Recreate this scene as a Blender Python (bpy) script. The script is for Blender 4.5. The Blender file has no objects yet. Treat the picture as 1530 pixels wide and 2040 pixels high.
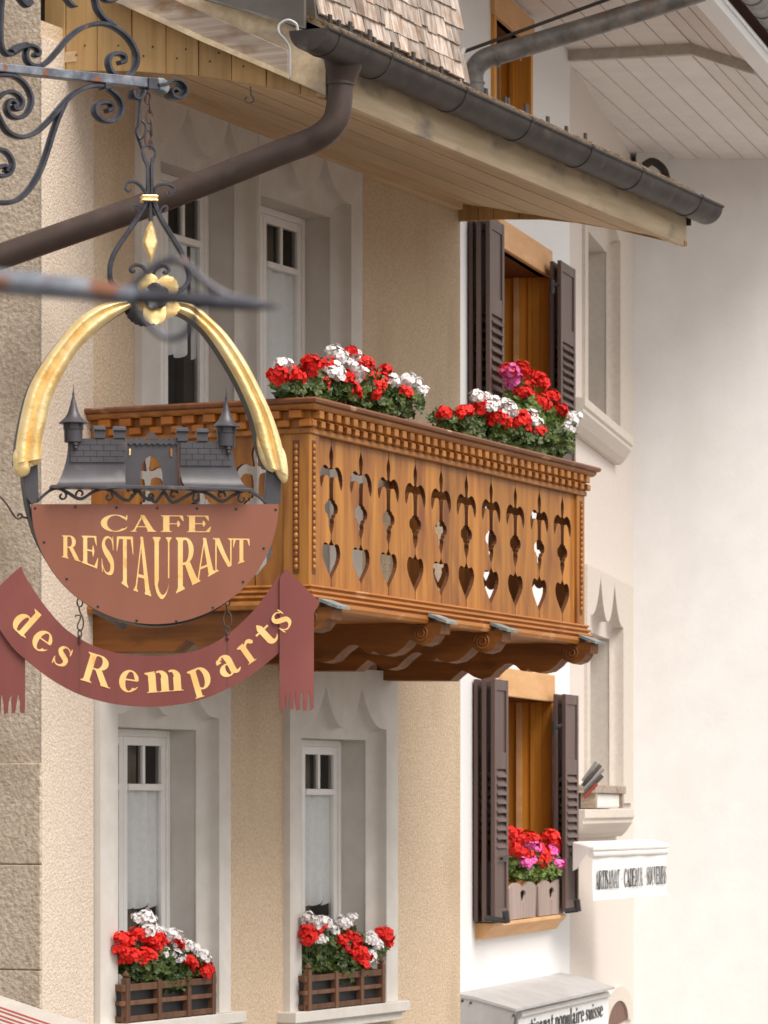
import bpy, math, random
from mathutils import Vector, Matrix
random.seed(7)
PI = math.pi
# ------------------------------------------------------------------ camera, sky, sun
FP, CX, HY, CZ = 7500.0, 765.0, 1610.0, 4.4      # focal length and horizon of the 1530x2040 photograph, eye height
scn = bpy.context.scene
col = scn.collection
cd = bpy.data.cameras.new('camera'); cam = bpy.data.objects.new('camera', cd); col.objects.link(cam)
cam.location = (0, 0, CZ); cam.rotation_euler = (PI/2, 0, 0)
cd.sensor_fit = 'VERTICAL'; cd.sensor_height = 36; cd.lens = FP/2040*36
cd.shift_y = (HY-1020)/2040
cd.clip_start = 0.5; cd.clip_end = 500
cd.dof.use_dof = True; cd.dof.focus_distance = 17.2; cd.dof.aperture_fstop = 11.5; cd.dof.aperture_blades = 9
scn.camera = cam
SUN_EL, SUN_AZ = math.radians(57), math.radians(133)     # azimuth clockwise from +Y (north)
wd = bpy.data.worlds.new('World'); scn.world = wd; wd.use_nodes = True
nt = wd.node_tree; nt.nodes.clear()
sky = nt.nodes.new('ShaderNodeTexSky'); sky.sky_type = 'NISHITA'; sky.sun_disc = False
sky.sun_elevation = SUN_EL; sky.sun_rotation = SUN_AZ; sky.dust_density = 4; sky.air_density = 1.0; sky.altitude = 700
hs = nt.nodes.new('ShaderNodeHueSaturation'); hs.inputs['Saturation'].default_value = 0.18; hs.inputs['Value'].default_value = 1.0
tint = nt.nodes.new('ShaderNodeMixRGB'); tint.blend_type = 'MULTIPLY'; tint.inputs[0].default_value = 1; tint.inputs[2].default_value = (1.0, .955, .91, 1)
bg = nt.nodes.new('ShaderNodeBackground'); bg.inputs[1].default_value = 0.135
wo = nt.nodes.new('ShaderNodeOutputWorld')
nt.links.new(sky.outputs[0], hs.inputs['Color']); nt.links.new(hs.outputs[0], tint.inputs[1]); nt.links.new(tint.outputs[0], bg.inputs[0]); nt.links.new(bg.outputs[0], wo.inputs[0])
sd = bpy.data.lights.new('sun', 'SUN'); sun = bpy.data.objects.new('sun', sd); col.objects.link(sun)
sd.energy = 2.5; sd.angle = math.radians(38); sd.color = (1, .95, .89)
sdir = Vector((math.sin(SUN_AZ)*math.cos(SUN_EL), math.cos(SUN_AZ)*math.cos(SUN_EL), math.sin(SUN_EL)))
sun.rotation_euler = sdir.to_track_quat('Z', 'Y').to_euler(); sun.location = (10, -10, 30)
vs = scn.view_settings; vs.view_transform = 'Standard'; vs.look = 'None'; vs.gamma = 1; vs.use_curve_mapping = False
vs.exposure = 0.57

# ------------------------------------------------------------------ frames: plan axes of each facade
class Frame:
    def __init__(s, X, Y, tan=None, u=None, sag=0.0):
        if u is None:
            l = math.hypot(tan, 1); u = (tan/l, 1/l)
        s.X, s.Y, s.ux, s.uy, s.sag = X, Y, u[0], u[1], sag
    def w(s, a, b, z): return (s.X+s.ux*a-s.uy*b, s.Y+s.uy*a+s.ux*b, z-s.sag*a)
    def hit(s, px, py, b=0.0):
        k = (px-CX)/FP
        a = (k*(s.Y+s.ux*b)-s.X+s.uy*b)/(s.ux-k*s.uy)
        Y = s.Y+s.uy*a+s.ux*b
        return a, CZ+(HY-py)/FP*Y+s.sag*a
    def hitA(s, px, py, a=0.0):
        k = (px-CX)/FP
        b = (s.X+s.ux*a-k*(s.Y+s.uy*a))/(s.uy+k*s.ux)
        Y = s.Y+s.uy*a+s.ux*b
        return b, CZ+(HY-py)/FP*Y+s.sag*a
def P(px, py, d): return ((px-CX)/FP*d, d, CZ+(HY-py)/FP*d)
def frame2(p, q):
    dx, dy = q[0]-p[0], q[1]-p[1]; l = math.hypot(dx, dy)
    return Frame(p[0], p[1], u=(dx/l, dy/l))
ID = lambda x, y, z: (x, y, z)

# ------------------------------------------------------------------ mesh builder
class MB:
    def __init__(s, T=ID): s.v = []; s.f = []; s.T = T.w if isinstance(T, Frame) else T
    def V(s, p):
        s.v.append(tuple(s.T(*p))); return len(s.v)-1
    def poly(s, pts): s.f.append([s.V(p) for p in pts])
    def box(s, x0, x1, y0, y1, z0, z1):
        i = [s.V((x, y, z)) for x in (x0, x1) for y in (y0, y1) for z in (z0, z1)]
        for q in ((0,1,3,2),(4,6,7,5),(0,4,5,1),(2,3,7,6),(0,2,6,4),(1,5,7,3)): s.f.append([i[k] for k in q])
        return s
    def prismB(s, out, b0, b1):      # outline (a,z) extruded along b
        n = len(out)
        i = [s.V((a, b0, z)) for a, z in out]; j = [s.V((a, b1, z)) for a, z in out]
        s.f.append(i[:]); s.f.append(j[::-1])
        for k in range(n): s.f.append([i[k], j[k], j[(k+1) % n], i[(k+1) % n]])
        return s
    def prismA(s, out, a0, a1):      # outline (b,z) extruded along a
        n = len(out)
        i = [s.V((a0, b, z)) for b, z in out]; j = [s.V((a1, b, z)) for b, z in out]
        s.f.append(i[:]); s.f.append(j[::-1])
        for k in range(n): s.f.append([i[k], j[k], j[(k+1) % n], i[(k+1) % n]])
        return s
    def grid(s, rows, closeu=False):
        idx = [[s.V(p) for p in r] for r in rows]
        for r0, r1 in zip(idx, idx[1:]):
            n = len(r0)
            for k in range(n if closeu else n-1): s.f.append([r0[k], r0[(k+1) % n], r1[(k+1) % n], r1[k]])
        return idx
    def tube(s, pts, r, n=8, cap=True, closed=False):
        P_ = [Vector(s.T(*p)) for p in pts]; T, s.T = s.T, ID
        m = len(P_); rows = []; up = Vector((0.13, -1, 0.21)).normalized()
        for k in range(m):
            if closed: t = P_[(k+1) % m]-P_[k-1]
            else: t = P_[min(k+1, m-1)]-P_[max(k-1, 0)]
            t.normalize()
            x = up.cross(t)
            if x.length < 1e-4: x = Vector((1, 0, 0))
            x.normalize(); y = t.cross(x)
            rr = r[k] if isinstance(r, (list, tuple)) else r
            rows.append([tuple(P_[k]+(x*math.cos(2*PI*q/n)+y*math.sin(2*PI*q/n))*rr) for q in range(n)])
        if closed: rows.append(rows[0])
        ids = s.grid(rows, True)
        if cap and not closed: s.f.append(ids[0][:]); s.f.append(ids[-1][::-1])
        s.T = T; return s
    def bar(s, pts, th, b0, b1):     # flat iron bar following (a,z) points, thickness th in the plane, from b0 to b1 in depth
        n = len(pts); rows = []
        for k in range(n):
            p, q = pts[max(k-1, 0)], pts[min(k+1, n-1)]
            dx, dz = q[0]-p[0], q[1]-p[1]; l = math.hypot(dx, dz) or 1
            t = (th[k] if isinstance(th, (list, tuple)) else th)/2
            nx, nz = -dz/l*t, dx/l*t; a, z = pts[k]
            c = .28*t*2
            rows.append([(a+nx*.6, b0, z+nz*.6), (a+nx, b0+c, z+nz), (a+nx, b1-c, z+nz), (a+nx*.6, b1, z+nz*.6), (a-nx*.6, b1, z-nz*.6), (a-nx, b1-c, z-nz), (a-nx, b0+c, z-nz), (a-nx*.6, b0, z-nz*.6)])
        ids = s.grid(rows, True); s.f.append(ids[0][:]); s.f.append(ids[-1][::-1])
        return s
    def lathe(s, c, prof, n=20, axis='z'):   # prof (r,h)
        rows = []
        for r, h in prof:
            row = []
            for q in range(n):
                x, y = r*math.cos(2*PI*q/n), r*math.sin(2*PI*q/n)
                row.append((c[0]+x, c[1]+y, c[2]+h) if axis == 'z' else (c[0]+x, c[1]+h, c[2]+y))
            rows.append(row)
        s.grid(rows, True); return s
    def sweep(s, path, prof):        # path (a,b), prof (outward offset, z): mitred moulding; outward = right of travel turned
        n = len(path); rows = []
        for k in range(n):
            ns = []
            for i, j in ((k-1, k), (k, k+1)):
                if i < 0 or j >= n: continue
                dx, dy = path[j][0]-path[i][0], path[j][1]-path[i][1]; l = math.hypot(dx, dy); ns.append((dy/l, -dx/l))
            if len(ns) == 1: m = ns[0]
            else:
                mx, my = ns[0][0]+ns[1][0], ns[0][1]+ns[1][1]; d = (mx*ns[0][0]+my*ns[0][1]); m = (mx/d, my/d)
            rows.append([(path[k][0]+m[0]*o, path[k][1]+m[1]*o, z) for o, z in prof])
        ids = s.grid(rows, True); s.f.append(ids[0][:]); s.f.append(ids[-1][::-1])
        return s
    def blob(s, c, r, n=6, m=8):
        s.lathe(c, [(max(r*math.sin(PI*k/n), 1e-4), -r*math.cos(PI*k/n)) for k in range(n+1)], m); return s
    def mesh(s, name, m, off=(0, 0, 0), smooth=False, ang=None):
        me = bpy.data.meshes.new(name)
        ox, oy, oz = off
        me.from_pydata([(x-ox, y-oy, z-oz) for x, y, z in s.v], [], s.f)
        me.validate(); me.update()
        for mm in (m if isinstance(m, (list, tuple)) else [m]): me.materials.append(mm)
        if smooth:
            me.polygons.foreach_set('use_smooth', [True]*len(me.polygons))
            if ang is not None:
                try: me.set_sharp_from_angle(angle=math.radians(ang))
                except Exception: pass
        return me
def tag(o, label=None, cat=None, group=None, kind=None):
    if label: o['label'] = label
    if cat: o['category'] = cat
    if group: o['group'] = group
    if kind: o['kind'] = kind
    return o
def thing(name, loc, label, cat, group=None):
    o = bpy.data.objects.new(name, None); col.objects.link(o); o.location = loc; o.empty_display_size = .1
    return tag(o, label, cat, group)
def root_of(o):
    while o.parent: o = o.parent
    return o
def part(name, mb, m, parent, smooth=False, ang=35, bevel=0, label=None, kind=None):
    r = root_of(parent).location
    o = bpy.data.objects.new(name, mb.mesh(name, m, tuple(r), smooth, ang)); col.objects.link(o)
    o.parent = parent
    if bevel:
        b = o.modifiers.new('bevel', 'BEVEL'); b.width = bevel; b.segments = 2; b.limit_method = 'ANGLE'; b.angle_limit = math.radians(40)
    tag(o, label, kind=kind)
    return o
def single(name, mb, m, loc, label, cat=None, group=None, kind=None, smooth=False, ang=35, bevel=0):
    o = bpy.data.objects.new(name, mb.mesh(name, m, loc, smooth, ang)); col.objects.link(o); o.location = loc
    if bevel:
        b = o.modifiers.new('bevel', 'BEVEL'); b.width = bevel; b.segments = 2; b.limit_method = 'ANGLE'; b.angle_limit = math.radians(40)
    return tag(o, label, cat, group, kind)
def inst(name, me, parent, wpos, rot=None, scale=None):    # a copy sharing mesh data, placed at a world position under its thing
    o = bpy.data.objects.new(name, me); col.objects.link(o); o.parent = parent
    r = root_of(parent).location
    o.location = Vector(wpos)-r
    if rot: o.rotation_euler = rot
    if scale: o.scale = scale if isinstance(scale, (list, tuple)) else (scale,)*3
    return o
def cr(pts, n=6, closed=False):      # Catmull-Rom through points of any dimension
    out = []; m = len(pts)
    for k in range(m if closed else m-1):
        if closed: q = [pts[(k-1) % m], pts[k], pts[(k+1) % m], pts[(k+2) % m]]
        else: q = [pts[max(k-1, 0)], pts[k], pts[k+1], pts[min(k+2, m-1)]]
        for i in range(n):
            t = i/n
            out.append(tuple(.5*((2*b)+(-a+c)*t+(2*a-5*b+4*c-d)*t*t+(-a+3*b-3*c+d)*t**3) for a, b, c, d in zip(*q)))
    if not closed: out.append(tuple(pts[-1]))
    return out

# ------------------------------------------------------------------ materials
def mat(name, c1, c2=None, scale=5, detail=4, rough=.7, metal=0, bump=0, bscale=40, bdist=.004, stretch=(1, 1, 1), rotz=0, lo=.35, hi=.65, c3=None, s3=1.2, m3=(.5, .68), st3=(1, 1, 1), rnd=0, vor=False, spec=.5, coat=0, sub=0):
    m = bpy.data.materials.new(name); m.use_nodes = True; N = m.node_tree.nodes; L = m.node_tree.links
    bs = N['Principled BSDF']; bs.inputs['Roughness'].default_value = rough; bs.inputs['Metallic'].default_value = metal
    bs.inputs['Specular IOR Level'].default_value = spec
    if coat: bs.inputs['Coat Weight'].default_value = coat; bs.inputs['Coat Roughness'].default_value = .3
    tc = N.new('ShaderNodeTexCoord'); mr = N.new('ShaderNodeMapping'); mr.inputs['Rotation'].default_value = (0, 0, rotz)
    L.new(tc.outputs['Object'], mr.inputs[0])
    mp = N.new('ShaderNodeMapping'); mp.inputs['Scale'].default_value = stretch; L.new(mr.outputs[0], mp.inputs[0])
    vec = mp.outputs[0]
    oi = N.new('ShaderNodeObjectInfo')
    if rnd:
        ad = N.new('ShaderNodeVectorMath'); ad.operation = 'ADD'; sc = N.new('ShaderNodeVectorMath'); sc.operation = 'SCALE'; sc.inputs['Scale'].default_value = 37.7
        cb = N.new('ShaderNodeCombineXYZ'); L.new(oi.outputs['Random'], cb.inputs[0]); L.new(oi.outputs['Random'], cb.inputs[1]); L.new(oi.outputs['Random'], cb.inputs[2])
        L.new(cb.outputs[0], sc.inputs[0]); L.new(vec, ad.inputs[0]); L.new(sc.outputs[0], ad.inputs[1]); vec = ad.outputs[0]
    nz = N.new('ShaderNodeTexNoise'); nz.inputs['Scale'].default_value = scale; nz.inputs['Detail'].default_value = detail; nz.inputs['Roughness'].default_value = .6
    L.new(vec, nz.inputs['Vector'])
    rp = N.new('ShaderNodeValToRGB'); rp.color_ramp.elements[0].position = lo; rp.color_ramp.elements[1].position = hi
    rp.color_ramp.elements[0].color = (*c1, 1); rp.color_ramp.elements[1].color = (*(c2 or c1), 1)
    L.new(nz.outputs[0], rp.inputs[0]); out = rp.outputs[0]
    if c3:
        n3 = N.new('ShaderNodeTexNoise'); n3.inputs['Scale'].default_value = s3; n3.inputs['Detail'].default_value = 6; mp3 = N.new('ShaderNodeMapping'); mp3.inputs['Scale'].default_value = st3; L.new(tc.outputs['Object'], mp3.inputs[0]); 
        v3 = mp3.outputs[0]
        if rnd:
            a3 = N.new('ShaderNodeVectorMath'); a3.operation = 'ADD'; L.new(v3, a3.inputs[0]); L.new(sc.outputs[0], a3.inputs[1]); v3 = a3.outputs[0]
        L.new(v3, n3.inputs['Vector'])
        r3 = N.new('ShaderNodeMapRange'); r3.inputs[1].default_value = m3[0]; r3.inputs[2].default_value = m3[1]; L.new(n3.outputs[0], r3.inputs[0])
        mx = N.new('ShaderNodeMixRGB'); L.new(r3.outputs[0], mx.inputs[0]); L.new(out, mx.inputs[1]); mx.inputs[2].default_value = (*c3, 1); out = mx.outputs[0]
    if rnd:
        h = N.new('ShaderNodeHueSaturation'); mm = N.new('ShaderNodeMapRange'); mm.inputs[3].default_value = 1-rnd; mm.inputs[4].default_value = 1+rnd
        L.new(oi.outputs['Random'], mm.inputs[0]); L.new(mm.outputs[0], h.inputs['Value']); L.new(out, h.inputs['Color']); out = h.outputs[0]
    L.new(out, bs.inputs['Base Color'])
    if bump:
        bp = N.new('ShaderNodeBump'); bp.inputs['Strength'].default_value = bump; bp.inputs['Distance'].default_value = bdist
        if vor:
            bn = N.new('ShaderNodeTexVoronoi'); bn.inputs['Scale'].default_value = bscale; L.new(vec, bn.inputs['Vector'])
            b2 = N.new('ShaderNodeTexNoise'); b2.inputs['Scale'].default_value = bscale*.6; b2.inputs['Detail'].default_value = 5; L.new(vec, b2.inputs['Vector'])
            ma = N.new('ShaderNodeMath'); ma.operation = 'ADD'; L.new(bn.outputs[0], ma.inputs[0]); L.new(b2.outputs[0], ma.inputs[1]); hgt = ma.outputs[0]
        else:
            bn = N.new('ShaderNodeTexNoise'); bn.inputs['Scale'].default_value = bscale; bn.inputs['Detail'].default_value = 5; L.new(vec, bn.inputs['Vector']); hgt = bn.outputs[0]
        L.new(hgt, bp.inputs['Height']); L.new(bp.outputs[0], bs.inputs['Normal'])
    m['out'] = 0
    return m
TH = math.atan2(.4264, .9045)        # the house's long axis, measured from +Y
# object coordinates turned so that x runs across, y runs along the facade axis
ROT = TH
M = {}
M['plaster'] = mat('beige_roughcast', (.53, .40, .275), (.67, .535, .39), scale=55, detail=6, rough=.95, bump=1.0, bscale=60, bdist=.009, lo=.36, hi=.64, c3=(.46, .335, .22), s3=1.6, m3=(.52, .78), st3=(1, 1, .3), spec=.15)
M['plaster_lit'] = mat('lit_roughcast_strip', (.585, .48, .38), (.715, .61, .51), scale=50, detail=6, rough=.95, bump=1.0, bscale=58, bdist=.009, lo=.36, hi=.64, c3=(.58, .48, .38), s3=1.6, m3=(.52, .8), st3=(1, 1, .3), spec=.15)  # paler tone paints in the stronger light on this wall strip
M['plaster_grey'] = mat('brown_grey_roughcast', (.44, .35, .26), (.64, .53, .42), scale=30, detail=8, rough=.95, bump=1.0, bscale=38, bdist=.013, lo=.35, hi=.65, c3=(.33, .25, .18), s3=1.2, m3=(.50, .72), spec=.15)
M['plaster_white'] = mat('white_plaster', (.83, .82, .81), (.86, .85, .84), scale=30, rough=.9, bump=.5, bscale=60, bdist=.004, spec=.2)
M['plaster_cream'] = mat('pinkish_plaster', (.69, .61, .55), (.74, .67, .61), scale=30, rough=.95, bump=.6, bscale=50, bdist=.006, spec=.2)
M['plaster_far'] = mat('pale_smooth_plaster', (.80, .78, .765), (.85, .83, .815), scale=2.5, detail=8, rough=.95, bump=.4, bscale=22, bdist=.004, c3=(.75, .725, .70), s3=1.1, m3=(.5, .8), st3=(1, 1, .25), spec=.2)
M['stone'] = mat('pale_cut_stone', (.60, .56, .51), (.67, .635, .59), scale=5, detail=8, rough=.85, bump=.25, bscale=70, bdist=.002, c3=(.57, .525, .465), s3=3.0, m3=(.5, .9), st3=(1, 1, .35), spec=.25)
M['stone_warm'] = mat('warm_cut_stone', (.62, .55, .48), (.68, .61, .54), scale=20, detail=6, rough=.9, bump=.3, bscale=60, bdist=.003, spec=.2)
M['paint_white'] = mat('white_window_paint', (.82, .80, .77), (.87, .85, .82), scale=8, rough=.45, spec=.4)
def wood(name, c1, c2, along, scale=6, st3=None, rough=.5, st=14, rnd=0, bump=.25, c3=None, s3=2, m3=(.5, .7), coat=0, spec=.35):
    sx = [st*1.0]*3
    if along == 'z': sx[2] = 1
    elif along == 'a': sx[1] = 1
    elif along == 'b': sx[0] = 1
    return mat(name, c1, c2, scale=scale/6, detail=7, rough=rough, bump=bump, bscale=scale/2, bdist=.003, stretch=tuple(sx), rotz=ROT, lo=.3, hi=.7, c3=c3, s3=s3, m3=m3, st3=st3 or ((2.2, 2.2, .5) if along == 'z' else (1, 1, 2.2)), rnd=rnd, coat=coat, spec=spec)
OR1, OR2 = (.25, .086, .012), (.46, .195, .034)
M['oak_z'] = wood('varnished_oak_upright', OR1, OR2, 'z', rnd=.14, c3=(.17, .052, .012), s3=3.0, m3=(.48, .72), coat=.12)
M['oak_a'] = wood('varnished_oak_lengthwise', (.25, .085, .014), (.42, .168, .034), 'a', rnd=.08, c3=(.55, .30, .15), s3=5, m3=(.6, .8), coat=.12)
M['oak_b'] = wood('varnished_oak_crosswise', (.27, .082, .012), (.45, .155, .022), 'b', rnd=.05, c3=(.25, .075, .012), s3=3, m3=(.52, .75), coat=.12)
M['shaded_oak'] = wood('shaded_bracket_oak', (.13, .042, .008), (.30, .105, .017), 'b', rnd=.1, c3=(.10, .03, .008), s3=3, m3=(.5, .75))  # darkened so the colour carries the shade beneath the balcony
M['oak_edge'] = wood('dark_cut_edge', (.075, .026, .010), (.15, .052, .016), 'z', rough=.6)  # cut edges darker than the board faces
M['oak_rail'] = wood('dark_oak_handrail', (.13, .045, .018), (.26, .10, .042), 'a', coat=.2, c3=(.5, .33, .2), s3=6, m3=(.62, .75))
M['pine_z'] = wood('pine_board_upright', (.36, .215, .085), (.52, .335, .15), 'z', rnd=.12, rough=.7, c3=(.5, .3, .12), s3=5, st=20)
M['pine_a'] = wood('pine_board_lengthwise', (.50, .345, .20), (.65, .48, .30), 'a', rnd=.06, rough=.7, st=20)
M['fascia'] = wood('weathered_fascia_wood', (.50, .37, .23), (.72, .58, .40), 'a', rough=.75, st=16, c3=(.34, .28, .23), s3=2.2, m3=(.53, .68))
M['grey_wood'] = wood('grey_weathered_wood', (.24, .18, .14), (.50, .42, .34), 'b', rough=.85, st=26, c3=(.2, .12, .07), s3=3)
M['box_wood'] = wood('dark_stained_wood', (.085, .038, .02), (.18, .085, .045), 'z', rnd=.15, rough=.6)
M['shutter'] = wood('dark_brown_shutter_paint', (.085, .05, .042), (.12, .075, .063), 'z', rough=.5, st=10, bump=.15)
M['golden'] = wood('golden_stained_wood', (.56, .22, .02), (.76, .34, .045), 'z', rnd=.05, rough=.5, st=9, coat=.1)
M['golden_light'] = wood('light_golden_wood', (.62, .33, .13), (.76, .44, .21), 'a', rough=.6, st=9)
M['red_wood'] = wood('red_brown_wood', (.10, .03, .012), (.17, .055, .02), 'z', rough=.5)
M['picket'] = wood('grey_brown_picket_paint', (.30, .22, .19), (.40, .31, .27), 'z', rough=.7, rnd=.05)
M['shingle'] = mat('weathered_wooden_shingle', (.13, .085, .06), (.50, .42, .36), scale=11, detail=7, rough=.9, bump=.8, bscale=30, bdist=.006, stretch=(3.2, 3.2, .5), rnd=.38, lo=.28, hi=.62, c3=(.29, .18, .115), s3=7, m3=(.52, .70))
M['moss'] = mat('mossy_roof_edge', (.09, .05, .03), (.24, .16, .07), scale=22, detail=6, rough=.95, bump=1, bscale=30, bdist=.02)
M['gutter'] = mat('dark_brown_gutter_metal', (.042, .033, .029), (.066, .053, .046), scale=6, rough=.52, spec=.3, metal=.1, bump=.1, bscale=6, bdist=.01, c3=(.16, .13, .115), s3=5, m3=(.6, .8))
M['pipe'] = mat('dark_brown_pipe_paint', (.055, .036, .029), (.075, .050, .041), scale=5, rough=.46, spec=.35, bump=.08, bscale=5, bdist=.01, c3=(.11, .085, .072), s3=7, m3=(.6, .85))
M['zinc'] = mat('old_zinc', (.13, .12, .11), (.26, .24, .225), scale=7, detail=6, rough=.5, metal=.5, c3=(.28, .17, .11), s3=6, m3=(.6, .8))
M['sheet'] = mat('brown_grey_sheet_metal', (.115, .10, .085), (.15, .13, .112), scale=4, rough=.5, metal=.3)
M['grey_sheet'] = mat('grey_sheet_metal', (.40, .39, .385), (.47, .46, .455), scale=4, rough=.5, metal=.2)
M['slate'] = mat('slate_cap', (.13, .15, .15), (.24, .27, .265), scale=12, rough=.7, bump=.3, c3=(.32, .33, .31), s3=14)
M['iron'] = mat('forged_iron', (.035, .035, .043), (.082, .082, .098), scale=14, detail=6, rough=.38, metal=.55, bump=.35, bscale=45, bdist=.003, c3=(.26, .12, .07), s3=9, m3=(.68, .74))
M['iron_rust'] = mat('rusty_painted_iron', (.08, .09, .115), (.25, .27, .31), scale=20, detail=6, rough=.42, metal=.35, bump=.5, bscale=40, bdist=.002, c3=(.22, .09, .05), s3=16, m3=(.56, .64))
M['iron_matt'] = M['iron']
M['iron_dark'] = mat('blackened_iron', (.018, .015, .016), (.035, .03, .03), scale=12, rough=.5, metal=.2)
M['castle'] = mat('dark_grey_painted_steel', (.052, .047, .053), (.075, .069, .077), scale=9, detail=5, rough=.42, metal=.1, bump=.15, bscale=40, bdist=.002, c3=(.14, .12, .12), s3=12, m3=(.62, .8))
M['chain'] = mat('rusty_chain', (.055, .035, .03), (.13, .075, .06), scale=30, rough=.6, metal=.4, c3=(.30, .07, .04), s3=9, m3=(.55, .6))
M['gold'] = mat('gold_leaf', (.90, .60, .22), (1.0, .80, .44), scale=9, detail=5, rough=.33, metal=.55, bump=.8, bscale=14, bdist=.012, c3=(.45, .22, .07), s3=18, m3=(.70, .76))
M['board'] = mat('faded_brown_red_sign_paint', (.225, .075, .042), (.27, .095, .054), scale=3, detail=5, rough=.55, bump=.15, bscale=50, bdist=.001, c3=(.32, .13, .09), s3=2.2, m3=(.5, .75), stretch=(1, 1, .25))
M['ribbon'] = mat('dark_red_sign_paint', (.165, .036, .030), (.205, .050, .040), scale=3, detail=5, rough=.55, bump=.15, bscale=50, bdist=.001, c3=(.25, .07, .06), s3=3, m3=(.5, .8), stretch=(2, 2, .3))
M['letter'] = mat('gold_yellow_letter_paint', (.82, .47, .15), (.92, .60, .24), scale=9, detail=6, rough=.55, c3=(.62, .30, .08), s3=16, m3=(.60, .72))
M['black_paint'] = mat('black_letter_paint', (.02, .02, .02), (.03, .03, .03), rough=.6)
M['canvas'] = mat('white_canvas', (.78, .77, .76), (.84, .83, .82), scale=4, rough=.8, bump=.3, bscale=8, bdist=.01)
M['awning'] = mat('cream_awning_cloth', (.56, .50, .44), (.62, .56, .50), scale=5, rough=.85, bump=.3, bscale=10, bdist=.01)
M['stripe'] = mat('red_awning_stripe', (.45, .05, .04), (.5, .07, .05), rough=.85)
M['white_metal'] = mat('cream_white_painted_metal', (.76, .73, .69), (.82, .79, .75), scale=4, rough=.5)
M['white_board'] = mat('white_painted_soffit_board', (.74, .68, .65), (.80, .74, .71), scale=3, rough=.6, rnd=.03)
M['pink_board'] = mat('pinkish_painted_soffit_board', (.64, .56, .51), (.70, .62, .57), scale=3, rough=.6, rnd=.04)
M['batten'] = mat('grey_batten', (.44, .39, .34), (.54, .48, .43), scale=14, rough=.8)
M['red'] = mat('red_geranium_petal', (.70, .010, .008), (.86, .030, .018), scale=20, rough=.6, rnd=.12, spec=.3)
M['white_petal'] = mat('white_geranium_petal', (.82, .79, .77), (.90, .87, .86), scale=20, rough=.6, rnd=.04, spec=.3)
M['pink'] = mat('pink_geranium_petal', (.78, .09, .38), (.88, .22, .54), scale=20, rough=.6, rnd=.08, spec=.3)
M['leaf'] = mat('geranium_leaf', (.030, .055, .010), (.095, .130, .026), scale=7, detail=3, rough=.45, lo=.35, hi=.68, spec=.4)
M['leaf_light'] = mat('fresh_geranium_leaf', (.06, .115, .018), (.17, .24, .045), scale=7, detail=3, rough=.45, lo=.35, hi=.65, spec=.4)
M['stem'] = mat('green_stem', (.06, .10, .03), (.10, .13, .04), rough=.7)
M['curtain'] = mat('white_lace_curtain', (.86, .86, .86), (.93, .92, .91), scale=30, rough=.9)
M['drape'] = mat('brown_beige_drape', (.22, .17, .13), (.32, .26, .21), scale=4, rough=.9)
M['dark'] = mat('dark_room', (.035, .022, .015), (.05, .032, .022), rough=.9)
M['streak'] = mat('brown_rust_streak', (.10, .035, .02), (.15, .05, .03), scale=20, rough=.6)
M['ground'] = mat('grey_street_paving', (.14, .13, .118), (.19, .175, .16), scale=3, rough=.9, bump=.4, bscale=12)
M['black_rubber'] = mat('black_plastic', (.02, .02, .02), (.03, .03, .03), rough=.5)
def glass():
    m = bpy.data.materials.new('window_glass'); m.use_nodes = True; N = m.node_tree.nodes; L = m.node_tree.links; N.clear()
    o = N.new('ShaderNodeOutputMaterial'); mx = N.new('ShaderNodeMixShader'); t = N.new('ShaderNodeBsdfTransparent'); g = N.new('ShaderNodeBsdfGlossy')
    t.inputs[0].default_value = (.96, .97, .96, 1); g.inputs['Roughness'].default_value = .04
    fr = N.new('ShaderNodeFresnel'); fr.inputs[0].default_value = 1.5
    L.new(fr.outputs[0], mx.inputs[0]); L.new(t.outputs[0], mx.inputs[1]); L.new(g.outputs[0], mx.inputs[2]); L.new(mx.outputs[0], o.inputs[0])
    return m
M['glass'] = glass()

# ================================================================== THE SETTING
g = MB(); g.poly([(-150, -60, 0), (250, -60, 0), (250, 300, 0), (-150, 300, 0)])
single('ground', g, M['ground'], (0, 0, 0), 'grey paved street below the houses', kind='structure')

# ================================================================== BEIGE HOUSE
D0 = 23.3
H = Frame((616-CX)/FP*D0, D0, tan=.4713)
BW = 1.56                                   # wall plane, behind the balcony front
A0 = H.hit(81, 1000, BW)[0]                 # corner of the rough end wall
A1 = H.hit(917, 1000, BW)[0]                # far corner
house = thing('beige_house', H.w(A0, BW, 0), 'old beige roughcast house with carved stone windows, deep pine eaves and an oak balcony', 'house')
BS = BW-.055                                # face of the stone surrounds

def wall_with_holes(F, b, a0, a1, z0, z1, holes, th=.3, a_only_front=True):
    mb = MB(F)
    xs = sorted({a0, a1, *[h[0] for h in holes], *[h[1] for h in holes]}); zs = sorted({z0, z1, *[h[2] for h in holes], *[h[3] for h in holes]})
    for i in range(len(xs)-1):
        for j in range(len(zs)-1):
            cx, cz = (xs[i]+xs[i+1])/2, (zs[j]+zs[j+1])/2
            if any(h[0] < cx < h[1] and h[2] < cz < h[3] for h in holes): continue
            mb.poly([(xs[i], b, zs[j]), (xs[i+1], b, zs[j]), (xs[i+1], b, zs[j+1]), (xs[i], b, zs[j+1])])
    for h in holes:      # edges of the openings
        q = [(h[0], h[2]), (h[1], h[2]), (h[1], h[3]), (h[0], h[3])]
        for k in range(4):
            p, r = q[k], q[(k+1) % 4]
            mb.poly([(p[0], b, p[1]), (r[0], b, r[1]), (r[0], b+th, r[1]), (p[0], b+th, p[1])])
    return mb

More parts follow.
